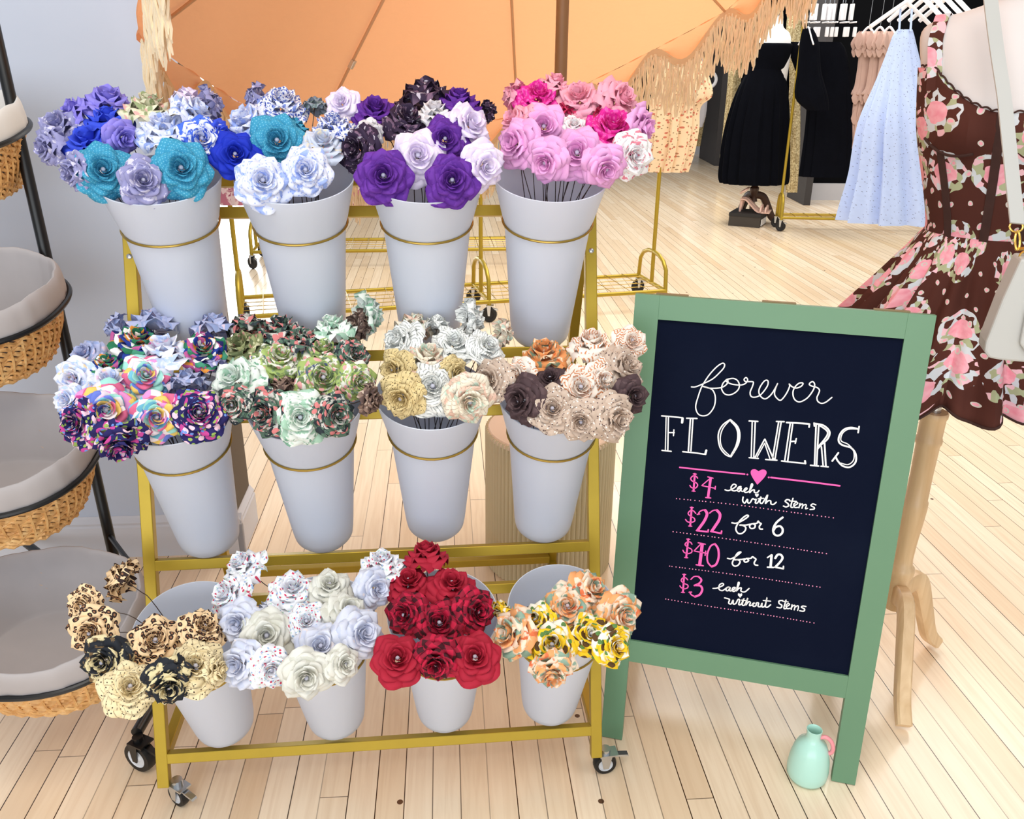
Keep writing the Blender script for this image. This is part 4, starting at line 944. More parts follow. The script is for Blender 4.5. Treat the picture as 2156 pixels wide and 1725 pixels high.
for z, r in SK:
    row = []; s_len += math.dist((z, r), pv) if pv else 0; pv = (z, r); f = (1.10 - z) / 0.30
    for k in range(NK):
        a = 2 * PI * k / NK
        fo = 1 + (0.045 + 0.12 * f) * (math.sin(a * 16 + 1.5 * math.sin(a * 3)) * 0.6 + math.sin(a * 31 + 2 * math.sin(a * 2 + 1)) * 0.4) * min(1, f * 5)
        e_ = 1.0 - 0.18 * (1 - f)
        row.append(FC + FS * (r * fo * math.cos(a)) + FF * (r * fo * math.sin(a) * e_) + V((0, 0, z - 0.006 * f * math.sin(a * 19)))); uvs.append((k / NK * 1.5, -s_len))
    rows.append(row)
sk = part(MB().grid(rows, True, uvs=[(u, v) for u, v in uvs]), 'skirt', M['floral'], dress, solid=0.0015)
part(MB().tube([V(p) for p in rows[-1]], 0.0028, 5, True), 'hem_lace', M['lace'], sk)
def band(path, nrm, wd, th=0.0015):
    rows = []
    for i, p in enumerate(path):
        tt = (path[min(i + 1, len(path) - 1)] - path[max(i - 1, 0)]).normalized(); n = nrm[i] if isinstance(nrm, list) else nrm; s_ = tt.cross(n).normalized(); n = s_.cross(tt).normalized()
        rows.append([p + s_ * (x * wd / 2) + n * (y * th) for x, y in ((-1, 0), (1, 0), (1, 1), (-1, 1))])
    return MB().grid(rows, True, True, True)
def nb(a): return (FS * math.cos(a) + FF * math.sin(a)).normalized()
for a0, a1 in ((1.64, 1.54), (2.32, 2.16), (0.82, 0.98)):
    zt = 1.335 if a0 == 1.64 else 1.262
    pth = [bpt(a1 + (a0 - a1) * i / 12, 1.094 + (zt - 1.094) * i / 12, 0.0062) for i in range(13)]
    part(band(pth, nb((a0 + a1) / 2), 0.016), 'lace_band', M['lace'], dress)
for s in (-1, 1):
    pth = [bpt(PI / 2 - s * (0.30 + 0.75 * i / 14), 1.262 - 0.010 * math.sin(PI * i / 14) + 0.02 * (i / 14) ** 2, 0.0065) for i in range(15)]
    part(MB().tube(pth, 0.003, 6), 'cup_seam', M['lace'], dress)
lt = []
for k in range(160):
    a = 0.35 + (PI - 0.7) * k / 159; lt.append(bpt(a, ztop(a) + 0.004 * abs(math.sin(k * 0.45)) + 0.001, 0.0062))
part(MB().tube(lt, 0.0018, 5), 'neckline_lace', M['lace'], dress)
STR = []
for s in (-1, 1):
    a0 = PI / 2 - s * 0.92
    front = [bpt(a0, z, 0.006) for z in (1.37, 1.40, 1.43, 1.455, 1.475)]
    p1 = front[-1]; x1 = (p1 - FC).dot(FS)
    top = [FC + FS * (x1 * 0.99) + FF * 0.02 + V((0, 0, 1.502)), FC + FS * (x1 * 0.98) - FF * 0.02 + V((0, 0, 1.502))]
    back = [bpt(-a0, z, 0.006) for z in (1.475, 1.44, 1.40)]
    pth = [V(q) for q in crom([tuple(q) for q in front + top + back], 4)]
    nr = []
    for q in pth:
        d = q - (FC + FS * x1 * 0.9 + V((0, 0, 1.42))); nr.append(d.normalized())
    b_ = band(pth, nr, 0.026); b_.uv = [(v[0] * 1.3, v[2] * 1.1) for v in b_.v]
    part(b_, 'strap', M['floral'], dress)
# white handbag hung round the form
BC = V((0.935, 1.36, 0)); bag = thing('handbag', (BC.x, BC.y, 0.95), 'white leather handbag with gold clasps hanging in front of the brown dress', 'handbag')
BS = V((0.96, -0.28, 0)).normalized(); BF = V((BS.y, -BS.x, 0))
def bg(x, z, y): return BC + BS * x + V((0, 0, z)) + BF * y
outl = [(-0.115, 1.128), (-0.128, 1.06), (-0.138, 0.985), (-0.137, 0.968), (-0.128, 0.958), (-0.11, 0.956), (0.11, 0.956), (0.128, 0.958), (0.137, 0.968), (0.138, 0.985), (0.128, 1.06), (0.115, 1.128)]
part(MB().prism([bg(x, z, -0.03) for x, z in outl], BF * 0.055), 'body', M['leather'], bag, smooth=False, bevel=0.004)
flo = [(-0.086, 1.082), (-0.092, 1.04), (-0.09, 0.99), (-0.078, 0.976), (0.078, 0.976), (0.09, 0.99), (0.092, 1.04), (0.086, 1.082)]
part(MB().prism([bg(x, z, 0.0255) for x, z in flo], BF * 0.010), 'front_pocket', M['leather'], bag, smooth=False, bevel=0.003)
part(MB().prism([bg(x, z, 0.026) for x, z in ((-0.078, 1.084), (-0.06, 1.108), (0.0, 1.12), (0.06, 1.108), (0.078, 1.084))], BF * 0.006), 'lining', plain('taupe_suede', (112, 92, 72), 0.9), bag, smooth=False)
ps = [fy(2080, -50, 1.672), fy(2088, 30, 1.645), fy(2100, 120, 1.615), fy(2113, 205, 1.575), fy(2122, 290, 1.535), fy(2132, 390, 1.475), fy(2141, 472, 1.425)]
pth = [V(q) for q in crom([tuple(q) for q in ps], 5)]
part(band(pth, -CF, 0.0245, 0.003), 'shoulder_strap', M['leather'], bag)
pt2 = [V(q) for q in crom([tuple(q) for q in (bg(0.098, 1.135, 0.0), FC + FS * 0.175 + FF * 0.30 + V((0, 0, 1.19)), FC + FS * 0.150 + FF * 0.195 + V((0, 0, 1.30)), FC + FS * 0.135 + FF * 0.145 + V((0, 0, 1.40)), FC + FS * 0.115 + FF * 0.085 + V((0, 0, 1.49)), FC + FS * 0.10 + FF * 0.02 + V((0, 0, 1.525)))], 4)]
part(band(pt2, FF, 0.0245, 0.003), 'shoulder_strap', M['leather'], bag)
e_ = pth[-1] + V((0, 0, -0.004)); mb = MB()
mb.tube([e_ + CR * (0.011 * math.cos(2 * PI * k / 20)) + CU * (0.009 * math.sin(2 * PI * k / 20)) for k in range(20)], 0.0016, 6, True)
e2 = e_ + V((0.004, -0.006, -0.022)); mb.tube([e2 + CR * (0.004 * math.cos(2 * PI * k / 16)) + CU * (0.016 * math.sin(2 * PI * k / 16)) for k in range(16)], 0.0018, 6, True)
e3 = bg(-0.098, 1.128, 0.0); mb.tube([e2 + V((0, 0, -0.014)), (e2 + e3) / 2 + V((0.006, 0, 0)), e3], 0.003, 8); mb.tube([e3 + BS * (0.014 * math.cos(2 * PI * k / 20)) + V((0, 0, 0.010 * math.sin(2 * PI * k / 20))) for k in range(20)], 0.0018, 6, True)
part(mb, 'clasp', M['brass'], bag)
# ------------------------------------------------------------------ wicker baskets on their black stand
stand_o = fz(300, 1600)
stand = thing('basket_stand', (stand_o.x, stand_o.y, 0), 'black metal tiered stand on casters holding the wicker baskets', 'stand')
P0 = fz(279, 1345, 0.10); P1 = fy(-25, 0, 1.98)
part(MB().tube([P0, P1], 0.0125, 14), 'post', M['black'], stand)
ra = fz(288, 1543, 0.085); rb_ = fz(330, 1470, 0.085); rb_ = ra + (rb_ - ra) * 3.1
part(MB().tube([ra, rb_], 0.0125, 14), 'base_rail', M['black'], stand)
part(MB().tube([rb_, V((P0.x, P0.y + 0.05, 0.085)), P0], 0.0115, 12), 'base_rail', M['black'], stand)
cf = V((ra.x, ra.y, 0)) + V((0.006, -0.012, 0))
caster(stand, cf, 0.036, 1.15, 0.08, 0.026, M['black'])
rl = fz(28, 1168); part(MB().tube([rl + V((0, 0, 0.05)), rl + V((0.015, 0.02, 0.42))], 0.0125, 12), 'post', M['black'], stand)
caster(stand, rl + V((-0.02, 0, 0)), 0.028, 1.2, 0.066, 0.02, M['black'])
part(MB().tube([rl + V((0, 0, 0.09)), V((P0.x, P0.y + 0.05, 0.085))], 0.0115, 12), 'base_rail', M['black'], stand)
def wick():
    t = NT('willow', 0.55); v = t.coord(); f = t.noise(t.mapping(v, (60, 60, 25)), 1.0, 3.0)
    t.col(t.ramp(f, [(0.3, lin((206, 150, 86))), (0.55, lin((232, 182, 116))), (0.8, lin((244, 208, 148)))])); return t.m
M['wicker'] = wick()
def basket(px, py, D, label, liner_mat, a=0.2, b=0.168, tilt=13, depth_=0.135, seed=0):
    rg = random.Random(seed); c = fd(px, py, D); tt = math.radians(tilt)
    X = V((1, 0, 0)); Y = V((0, math.cos(tt), math.sin(tt))); Z = V((0, -math.sin(tt), math.cos(tt)))
    def q(an, k, z): 
        n_ = 2.3; ca, sa = math.cos(an), math.sin(an); s_ = (abs(ca) ** n_ + abs(sa) ** n_) ** (-1 / n_)
        return c + X * (a * k * ca * s_) + Y * (b * k * sa * s_) + Z * z
    root = thing('wicker_basket', c, label, 'basket', 'lined wicker baskets on the black stand')
    N = 132; mb = MB(); rows_n = 15
    for r in range(rows_n):
        z = -0.03 - depth_ * r / (rows_n - 1); k = 0.985 - 0.22 * (r / (rows_n - 1)) ** 1.3
        pts = [q(2 * PI * i / N, k + 0.013 * math.sin(PI * i / 2 + r * PI * 0.5) + rg.uniform(-0.002, 0.002), z + 0.0045 * math.sin(PI * i / 2 + r * PI * 0.5 + 1) + rg.uniform(-.0008, .0008)) for i in range(N)]
        mb.tube(pts, 0.0046, 5, True)
    part(mb, 'weave', M['wicker'], root)
    st = MB()
    for i in range(0, 44):
        an = 2 * PI * i / 44; st.tube([q(an, 0.985, -0.025), q(an, 0.90, -0.03 - depth_ * 0.6), q(an, 0.765, -0.03 - depth_)], 0.003, 5)
    st.grid([[q(2 * PI * i / 48, k, z) for i in range(48)] for k, z in ((0.77, -0.03 - depth_), (0.76, -0.035 - depth_))], True, True, True)
    part(st, 'base', M['wicker'], root)
    NL = 96; rows = []
    for k, z in crom([(1.01, -0.052), (1.035, -0.04), (1.04, -0.02), (1.03, 0.0), (1.0, 0.012), (0.965, 0.006), (0.945, -0.02), (0.90, -0.07), (0.78, -0.135), (0.70, -0.146), (0.3, -0.148), (0.01, -0.148)], 3):
        rows.append([q(2 * PI * i / NL, k + 0.008 * math.sin(i * 1.9 + seed) * math.sin(i * 0.37) * (1 if z > -0.055 else .3), z + 0.003 * math.sin(i * 0.52 + seed * 2) * (1 if z > -.13 else 0)) for i in range(NL)])
    part(MB().grid(rows, True, False, True), 'liner', liner_mat, root)
    hp = MB().tube([q(2 * PI * i / 72, 1.055, -0.046) for i in range(72)], 0.0058, 8, True)
    part(hp, 'hoop', M['black'], stand)
    e_ = q(0.75, 1.05, -0.046)
    zz = e_.z; f = (zz - P0.z) / (P1.z - P0.z); pp = P0 + (P1 - P0) * f
    if (pp - e_).length < 0.5: part(MB().tube([e_, pp], 0.006, 8), 'bracket', M['black'], stand)
    return q
basket(-155, 236, 1.78, 'top wicker basket with plump white cotton liner on the black stand', M['linen_pale'], 0.172, 0.15, 13, seed=1)
basket(-105, 606, 1.74, 'wicker basket with empty grey liner, second from the top of the black stand', M['linen'], seed=2)
b3 = basket(-37, 935, 1.72, 'wicker basket with printed fabric scraps on its grey liner, third from the top', M['linen'], seed=3)
basket(76, 1285, 1.73, 'lowest wicker basket with empty grey liner, beside the leopard roses', M['linen'], seed=4)
def scrunchie(P, R, r, axis, mat, label):
    root = thing('hair_scrunchie', P, label, 'scrunchie'); X = axis.orthogonal().normalized(); Y = axis.cross(X); rows = []
    for i in range(72):
        a = 2 * PI * i / 72; rr = r * (1 + 0.35 * math.sin(a * 17) + 0.15 * math.sin(a * 29 + 1)); d = X * math.cos(a) + Y * math.sin(a)
        rows.append([P + d * (R + rr * math.cos(2 * PI * k / 10)) + axis * (rr * math.sin(2 * PI * k / 10)) for k in range(10)])
    rows.append(rows[0]); m_ = MB().grid(rows, True); m_.uv = [(v[0] * 12, v[2] * 12) for v in m_.v]
    part(m_, 'fabric', mat, root)
scrunchie(b3(-1.35, 0.45, -0.115), 0.026, 0.016, V((0.1, -0.5, 0.85)).normalized(), paper('red_print_cotton', (196, 60, 90), [('spot', 6, 0.22, (250, 240, 244))]), 'red and white printed scrunchie in the third wicker basket')
scrunchie(b3(-0.5, 0.62, -0.095), 0.022, 0.012, V((0.3, -0.4, 0.85)).normalized(), paper('white_print_cotton', (244, 242, 244), [('noise', 6, 0.58, (120, 110, 130))]), 'white printed scrunchie lying on the liner of the third wicker basket')
# ------------------------------------------------------------------ fluted planter and umbrella
PB = fz(1148, 1245); PLC = V((PB.x + 0.012, PB.y + 0.185, 0)); PR = 0.19
planter = thing('fluted_planter', PLC, 'round beige fluted plinth holding the umbrella pole behind the gold rack', 'plinth')
NP = 640
part(MB().lathe([(0.0005, 0), (PR - .004, 0), (PR, 0.004), (PR, 0.435), (PR - 0.003, 0.438), (PR - 0.006, 0.43)], PLC, NP, fold=lambda a, z: 1 - 0.05 * (1 - abs(math.sin(40 * a)))), 'fluted_drum', plain('beige_fluted_wood', (224, 210, 174), 0.6, var=0.03), planter, sharp=70)
part(MB().lathe([(0.0005, 0.44), (PR - 0.012, 0.44), (PR - 0.003, 0.432), (PR - 0.003, 0.425)], PLC, 96), 'top', plain('sand_top', (246, 226, 204), 0.7, var=0.04), planter)
UC = V((0.104, 2.252, 1.723)); UN = V((-0.3644, 0.4343, 0.8238)).normalized(); UR = 0.975; UH = 0.38
UU = UN.cross(V((0, 1, 0))).normalized(); UV = UN.cross(UU).normalized()
umb = thing('umbrella', V((PLC.x, PLC.y, 0.44)), 'large tilted orange umbrella with cream fringe behind the rack', 'umbrella')
jt = V((PLC.x, PLC.y, 1.80))
part(MB().tube([V((PLC.x, PLC.y, 0.441)), jt], 0.0155, 16), 'pole', M['pole_wood'], umb)
apex = UC + UN * UH
part(MB().tube([jt, apex + UN * 0.06], 0.014, 14), 'upper_pole', M['pole_wood'], umb)
part(MB().sphere(apex + UN * 0.07, 0.028), 'finial', M['pole_wood'], umb)
def rimp(an): return UC + (UU * math.cos(an) + UV * math.sin(an)) * UR
best = min(range(720), key=lambda k: (pix(rimp(k * PI / 360))[0] - 662) ** 2 + (pix(rimp(k * PI / 360))[1] - 268) ** 2); PH0 = best * PI / 360
NR = 8
def cano(an, t, off=0.0):
    dp = ((an - PH0 + PI / NR) % (2 * PI / NR)) - PI / NR
    pf = 1 + (math.cos(PI / NR) / math.cos(dp) - 1 - 0.01 * (1 - (abs(dp) / (PI / NR)) ** 2)) * t * (math.cos(0) - (abs(dp) < 1e-6) * 0)
    edge = math.cos(PI / NR) / math.cos(PI / NR - abs(dp)) if False else 1
    k = 1 - 0.055 * (1 - (abs(abs(dp) - PI / NR) / (PI / NR)) ** 2) * t      # taut between ribs: slight scoop at the edge
    return UC + UN * (UH * (1 - t ** 1.12) + off) + (UU * math.cos(an) + UV * math.sin(an)) * (UR * t * k)
NA_ = 384
t = NT('orange_canvas', 0.8, 0, 0.2); c_ = lin((250, 184, 134)); nz_ = t.noise(t.coord(), 2.2, 4.0)
t.col(t.mix(nz_, lin((247, 178, 128)), lin((252, 190, 140)))); t.bump(t.noise(t.mapping(t.coord(), (3, 3, 9)), 4, 4.0, 1.5), 0.25, 0.02)
tr = t.n('ShaderNodeBsdfTranslucent'); tr.inputs[0].default_value = c_; mx = t.n('ShaderNodeMixShader'); mx.inputs[0].default_value = 0.45
t.t.links.new(t.b.outputs[0], mx.inputs[1]); t.t.links.new(tr.outputs[0], mx.inputs[2]); t.t.links.new(mx.outputs[0], t.t.nodes['Material Output'].inputs[0]); M['canvas'] = t.m
rows = [[cano(2 * PI * k / NA_, tt) for k in range(NA_)] for tt in [0.015 + 0.985 * i / 14 for i in range(15)]]
can = part(MB().grid(rows, True), 'canopy', M['canvas'], umb)
def hang(an): return 0.046 - 0.040 * math.cos(24 * (an - PH0))
NV = 384; top_ = [cano(2 * PI * k / NV, 1.0) for k in range(NV)]
def outw(an): return (UU * math.cos(an) + UV * math.sin(an))
val = MB().grid([[p + V((0, 0, -hang(2 * PI * k / NV) * s)) + outw(2 * PI * k / NV) * (0.012 * math.sin(PI * s) + 0.004 * math.sin(48 * 2 * PI * k / NV)) for k, p in enumerate(top_)] for s in (0, 0.33, 0.66, 1)], True)
part(val, 'valance', M['canvas'], umb)
ed = [p + V((0, 0, -hang(2 * PI * k / NV))) for k, p in enumerate(top_)]
tp = MB().grid([[e + V((0, 0, 0.007)) + outw(2 * PI * k / NV) * s for k, e in enumerate(ed)] for s in (-.003, .003)] + [[e + V((0, 0, -0.016)) + outw(2 * PI * k / NV) * s for k, e in enumerate(ed)] for s in (.003, -.003)] + [[e + V((0, 0, 0.007)) - outw(2 * PI * k / NV) * .003 for k, e in enumerate(ed)]], True)
part(tp, 'trim_tape', M['trim_tape'], umb)
fr = MB(); rg = random.Random(5); NF = 1500
for k in range(NF):
    an = 2 * PI * (k + rg.random() * 0.8) / NF
    p = cano(an, 1.0) + V((0, 0, -hang(an) - 0.008)); L = rg.uniform(0.125, 0.18); w1, w2 = rg.random() * 6, rg.random() * 6; o_ = outw(an) * rg.uniform(-0.006, 0.008)
    pts = [p + o_ * min(1, s * 3) + V((0.0035 * math.sin(w1 + s * 9), 0.0035 * math.sin(w2 + s * 8), -L * s)) for s in (0, 0.15, 0.3, 0.45, 0.6, 0.75, 0.9, 1.0)]
    fr.tube(pts, [0.0031] * 6 + [0.0036, 0.0016], 4)
fo = part(fr, 'fringe', M['fringe'], umb); fo['kind'] = 'stuff'
hub = UC + UN * (UH * 0.45)
for k in range(NR):
    an = PH0 + 2 * PI * k / NR
    part(MB().tube([cano(an, tt, -0.008) for tt in (0.03, 0.25, 0.5, 0.75, 0.99)], [0.0048, .0048, .0046, .0044, 0.004], 8), 'rib', M['rib'], umb)

tc = min((k / 100 for k in range(30, 99)), key=lambda q: abs(pix(cano(PH0, q))[1] - 125))
cp = cano(PH0, tc, -0.012); cd = (cano(PH0, tc + 0.02, -0.012) - cano(PH0, tc - 0.02, -0.012)).normalized()
part(MB().bar(cp - cd * 0.012, cp + cd * 0.014, 0.014, 0.012), 'rib_clip', M['chrome'], umb, smooth=False, bevel=0.001)
# ------------------------------------------------------------------ garment racks and clothes further back
def garment(rows, Y, sq=0.35, folds=9, amp=0.06, n=64, uvs=1.0, ph=0.0, flat=None):
    """hanging cloth from a list of (py, x left, x right) at distance Y, a closed folded tube with real depth"""
    rows = crom(rows, 4); out = []; uv = []
    p0 = fy(rows[0][1], rows[0][0], Y); p1 = fy(rows[-1][1], rows[-1][0], Y); zt, zb = p0.z, p1.z
    for py, xl, xr in rows:
        a = fy(xl, py, Y); b = fy(xr, py, Y); c = (a + b) / 2; r = (b - a).length / 2; f = (zt - c.z) / max(1e-3, zt - zb); row = []
        for k in range(n):
            an = 2 * PI * k / n; g = 1 + amp * min(1, f * 1.6) * (math.sin(an * folds + ph) + 0.5 * math.sin(an * (folds * 2 + 1) + ph * 2 + f))
            row.append(c + V((r * g * math.cos(an), -r * sq * g * math.sin(an) * 1.0, 0))); uv.append((k / n * 6.28 * r * uvs, c.z * uvs))
        out.append(row)
    return MB().grid(out, True, True, True, uv)
def garment_rack(A, B, dv, label, hgt, posts, mesh=True, ext=0.0, rad=0.0125):
    """A, B: floor points under the two ends of the near rail, dv: across the rack"""
    A = V(A); B = V(B); e = (B - A).normalized(); n = V((-e.y, e.x, 0)) * dv; Z = V((0, 0, 1)); L = (B - A).length
    rk = thing('garment_rack', (A + B) / 2 + n / 2, label, 'clothes rack')
    for o in (V((0, 0, 0)), n):
        part(MB().tube([A + o + Z * 0.12, B + o + Z * 0.12], rad, 10), 'base_rail', M['gold'], rk)
    for f in posts:
        a = A + e * (L * f); u = [a + Z * 0.10] + [a + n * (0.5 - 0.5 * math.cos(PI * i / 8)) * 1.0 + Z * (0.10 + 0.22 * (math.sin(PI * i / 8) ** 0.45)) for i in range(1, 8)] + [a + n + Z * 0.10]
        part(MB().tube(u, rad, 10), 'end_loop', M['gold'], rk)
        part(MB().tube([a + Z * 0.12, a + n + Z * 0.12], rad, 10), 'cross_tube', M['gold'], rk)
        part(MB().tube([a + n * 0.5 + Z * 0.12, a + n * 0.5 + Z * hgt], rad, 12), 'post', M['gold'], rk)
        for o in (V((0, 0, 0)), n):
            caster(rk, a + o, 0.045, 0.9 + f, 0.105, 0.024, M['chrome'], M['rubber'])
    part(MB().tube([A + n * 0.5 + Z * hgt, B + n * 0.5 + e * ext + Z * hgt], rad, 12), 'hanging_rail', M['gold'], rk)
    if mesh:
        g = MB(); m = int(L / 0.115)
        for i in range(1, m): g.tube([A + e * (L * i / m) + Z * 0.135, A + e * (L * i / m) + n + Z * 0.135], 0.0022, 5)
        for i in range(1, 5): g.tube([A + n * (i / 5) + Z * 0.132, B + n * (i / 5) + Z * 0.132], 0.0022, 5)
        part(g, 'wire_shelf', M['gold_thin'], rk)
    return rk, A + n * 0.5, B + n * 0.5, e, n
def hanger(P, rail_z, wd, label, ax=V((1, 0, 0)), thick=0.006, flat=True):
    root = thing('clothes_hanger', P, label, 'hanger', 'white clothes hangers'); Z = V((0, 0, 1)); mb = MB()
    sh = crom([(-wd, -0.13), (-wd * 0.55, -0.07), (-0.02, -0.012), (0, 0), (0.02, -0.012), (wd * 0.55, -0.07), (wd, -0.13)], 4)
    mb.tube([P + ax * x + Z * z for x, z in sh], thick, 8)
    part(mb, 'arms', M['hanger'], root)
    hk = [P + Z * 0.0, P + Z * (rail_z - P.z - 0.02)] + [V((P.x, P.y, rail_z)) + ax * (0.02 * math.cos(a)) + Z * (0.02 * math.sin(a)) for a in (-1.2, 0, 0.8, 1.57, 2.4, 3.0)]
    part(MB().tube(hk, 0.0022, 6), 'hook', M['chrome'], root)
    return root
# near rack behind the flowers
A = fz(512, 713); B = fz(1398, 653)
rk, a_, b_, e_, n_ = garment_rack(A, B, 0.42, 'long gold rolling clothes rack with wire shelf behind the orange umbrella', 1.62, (0.0, 0.555, 1.0), ext=0.35)
A2 = fz(533, 566); B2 = fz(1236, 556)
garment_rack(A2, B2, 0.42, 'second gold rolling clothes rack, farther back near the bright window', 1.62, (0.0, 1.0))
dr = paper('peach_floral_cotton', (242, 214, 176), [('spot', 2.0, 0.17, (206, 120, 96)), ('spot', 2.6, 0.13, (160, 130, 96))], 0.9)
def cloth(name, rows, Y, mat, label, cat, group=None, **k):
    mb = garment(rows, Y, **k); c = fy((rows[0][1] + rows[0][2]) / 2, rows[0][0], Y); o = mb.build(name, mat, loc=c); return tag(o, label, cat, group), c
yb = b_.y + 0.02
o, c = cloth('hanging_dress', [(112, 1392, 1470), (150, 1385, 1485), (185, 1382, 1492), (205, 1380, 1488), (225, 1378, 1466), (270, 1374, 1460), (320, 1370, 1452), (362, 1362, 1440)], yb, dr, 'peach floral dress hanging at the end of the gold rack under the fringe', 'dress', folds=9, amp=0.27, uvs=14)
hanger(c + V((0, 0, 0.02)), 1.62, 0.12, 'white hanger carrying the peach floral dress', e_)
pkd = paper('pink_toile_cotton', (240, 214, 214), [('noise', 1.2, 0.52, (196, 120, 140)), ('noise', 2, 0.6, (170, 90, 116))], 0.9)
for i, (xl, xr, lab) in enumerate(((462, 528, 'pink toile dress hem showing between the first and second top buckets'), (738, 808, 'pink toile dress hem showing between the second and third top buckets'))):
    yy = a_.y + (b_.y - a_.y) * ((xl - 490) / 900.0)
    o, c = cloth('hanging_dress', [(140, xl + 18, xr - 18), (200, xl + 8, xr - 8), (300, xl + 4, xr - 4), (431, xl, xr)], yy, pkd, lab, 'dress', folds=6, amp=0.08, uvs=12)
    hanger(c + V((0, 0, 0.02)), 1.62, 0.10, 'white hanger on the near gold rack, carrying the ' + ('first' if i == 0 else 'second') + ' pink toile dress', e_)
# black mannequin with tulle dress
YM = 8.15; sc = YM / 1.0
mc = fy(1612, 300, YM)
bf = thing('dress_form', (mc.x, YM, 0), 'white dress form on dark wood tripod wearing the long black tulle dress, far back', 'dress form')
def px_lathe(rows, Y, sq=0.6, n=40, fold=None):
    out = []
    for py, cx_, hw in crom(rows, 4):
        c = fy(cx_, py, Y); r = hw / FL * depth(c); out.append([c + V((r * math.cos(2 * PI * k / n) * (fold(2 * PI * k / n, py) if fold else 1), r * sq * math.sin(2 * PI * k / n) * (fold(2 * PI * k / n, py) if fold else 1), 0)) for k in range(n)])
    return MB().grid(out, True, True, True)
part(px_lathe([(30, 1637, 12), (45, 1636, 13), (58, 1632, 18), (70, 1628, 34), (92, 1624, 42), (120, 1622, 42), (200, 1616, 34)], YM, 0.55), 'torso', M['white'], bf)
part(px_lathe([(24, 1638, 3), (28, 1638, 9), (32, 1637, 10)], YM, 1), 'neck_cap', M['dark_wood'], bf)
part(px_lathe([(330, 1594, 4), (385, 1590, 5), (395, 1589, 9), (402, 1588, 9), (415, 1588, 6), (424, 1587, 7)], YM, 1), 'column', M['dark_wood'], bf)
bc = fy(1588, 410, YM); tp_ = [fz(1633, 470) , fz(1548, 462), fz(1582, 440)]
def dleg(parent, top, tip, mat, th):
    d = V((tip.x - top.x, tip.y - top.y, 0)); R = d.length; d.normalize(); z0 = top.z
    pr = crom([(0.0, z0), (0.35 * R, z0 * 0.94), (0.58 * R, z0 * 0.6), (0.78 * R, z0 * 0.25), (R, th * 0.5)], 6)
    part(sweep([V((top.x, top.y, 0)) + d * r + V((0, 0, z)) for r, z in pr], th, th * 1.3, V((-d.y, d.x, 0))), 'leg', mat, parent)
for tip in tp_: dleg(bf, V((bc.x, bc.y, bc.z)), tip, M['dark_wood'], 0.05)
def tul(a, py): return 1 + 0.05 * math.sin(a * 17) * max(0, min(1, (py - 150) / 80)) + 0.03 * math.sin(a * 29 + 1) * max(0, min(1, (py - 150) / 80))
bd = thing('tulle_dress', (mc.x, YM, 0.4), 'long black tulle dress on the far white dress form', 'dress')
part(px_lathe([(91, 1622, 45), (100, 1620, 48), (140, 1616, 40), (152, 1612, 40), (200, 1604, 54), (280, 1594, 66), (340, 1590, 70), (372, 1588, 71), (386, 1588, 68)], YM - 0.005, 0.62, 96, tul), 'gown', M['black_cloth'], bd)
for s, rows in ((1, [(88, 1668, 14), (105, 1676, 17), (130, 1682, 14), (150, 1684, 9)]), (-1, [(92, 1582, 8), (110, 1578, 10), (130, 1577, 9)])):
    part(px_lathe(rows, YM, 0.7), 'sleeve', M['black_cloth'], bd)
# shoe box and heels
q0 = fz(1533, 475); q1 = fz(1598, 480.5); q2 = fz(1612, 470)
ex = (q1 - q0); ey = (q2 - q1); hz = V((0, 0, 0.115))
sb = thing('shoe_box', q0 + ex / 2, 'dark shoe box under blush heels beside the far dress form', 'box')
part(MB().prism([q0, q1, q1 + ey, q0 + ey], hz * 0.8), 'box', M['box_dark'], sb, smooth=False)
part(MB().prism([p + hz * 0.8 + d for p, d in ((q0, -ex * .01 - ey * .02), (q1, ex * .01 - ey * .02), (q1 + ey, ex * .01 + ey * .02), (q0 + ey, -ex * .01 + ey * .02))], hz * 0.24), 'lid', plain('black_card', (30, 28, 28), 0.6), sb, smooth=False)
part(MB().prism([q1 + ex * 0.012 + ey * f + hz * g for f, g in ((0.15, 0.1), (0.85, 0.1), (0.85, 0.6), (0.15, 0.6))], ex.normalized() * 0.004), 'paper_label', M['white'], sb, smooth=False)
def heel(P, d, label):
    d = d.normalized(); s_ = V((-d.y, d.x, 0)); root = thing('heel_sandal', P, label, 'shoe'); Z = V((0, 0, 1))
    part(sweep([P + d * x + Z * z for x, z in crom([(0, 0.12), (0.05, 0.115), (0.10, 0.07), (0.16, 0.018), (0.22, 0.010), (0.27, 0.012)], 4)], 0.075, 0.014, s_), 'sole', M['shoe'], root)
    part(MB().tube([P + d * 0.012 + Z * 0.11, P + d * 0.0 + Z * 0.004], [0.018, 0.010], 10), 'heel', M['shoe'], root)
    for x, z in ((0.19, 0.015), (0.235, 0.012)):
        part(MB().tube([P + d * x + s_ * (0.040 * math.cos(a)) + Z * (z + 0.045 * math.sin(a)) for a in [PI * i / 8 for i in range(9)]], 0.009, 8), 'strap', M['shoe'], root)
    part(MB().tube([P + d * (0.02 + 0.03 * math.cos(a)) + s_ * (0.036 * math.sin(a)) + Z * (0.19 + 0.02 * math.cos(a)) for a in [2 * PI * i / 14 for i in range(14)]], 0.008, 8, True), 'ankle_strap', M['shoe'], root)
tb_ = hz * 1.045
heel(q0 + ex * 0.27 + ey * 0.25 + tb_, ex * 0.9 + ey * 0.02, 'blush heeled sandal on the dark shoe box, near edge')
heel(q0 + ex * 0.22 + ey * 0.68 + tb_, ex * 0.9 + ey * 0.02, 'blush heeled sandal on the dark shoe box, rear edge')
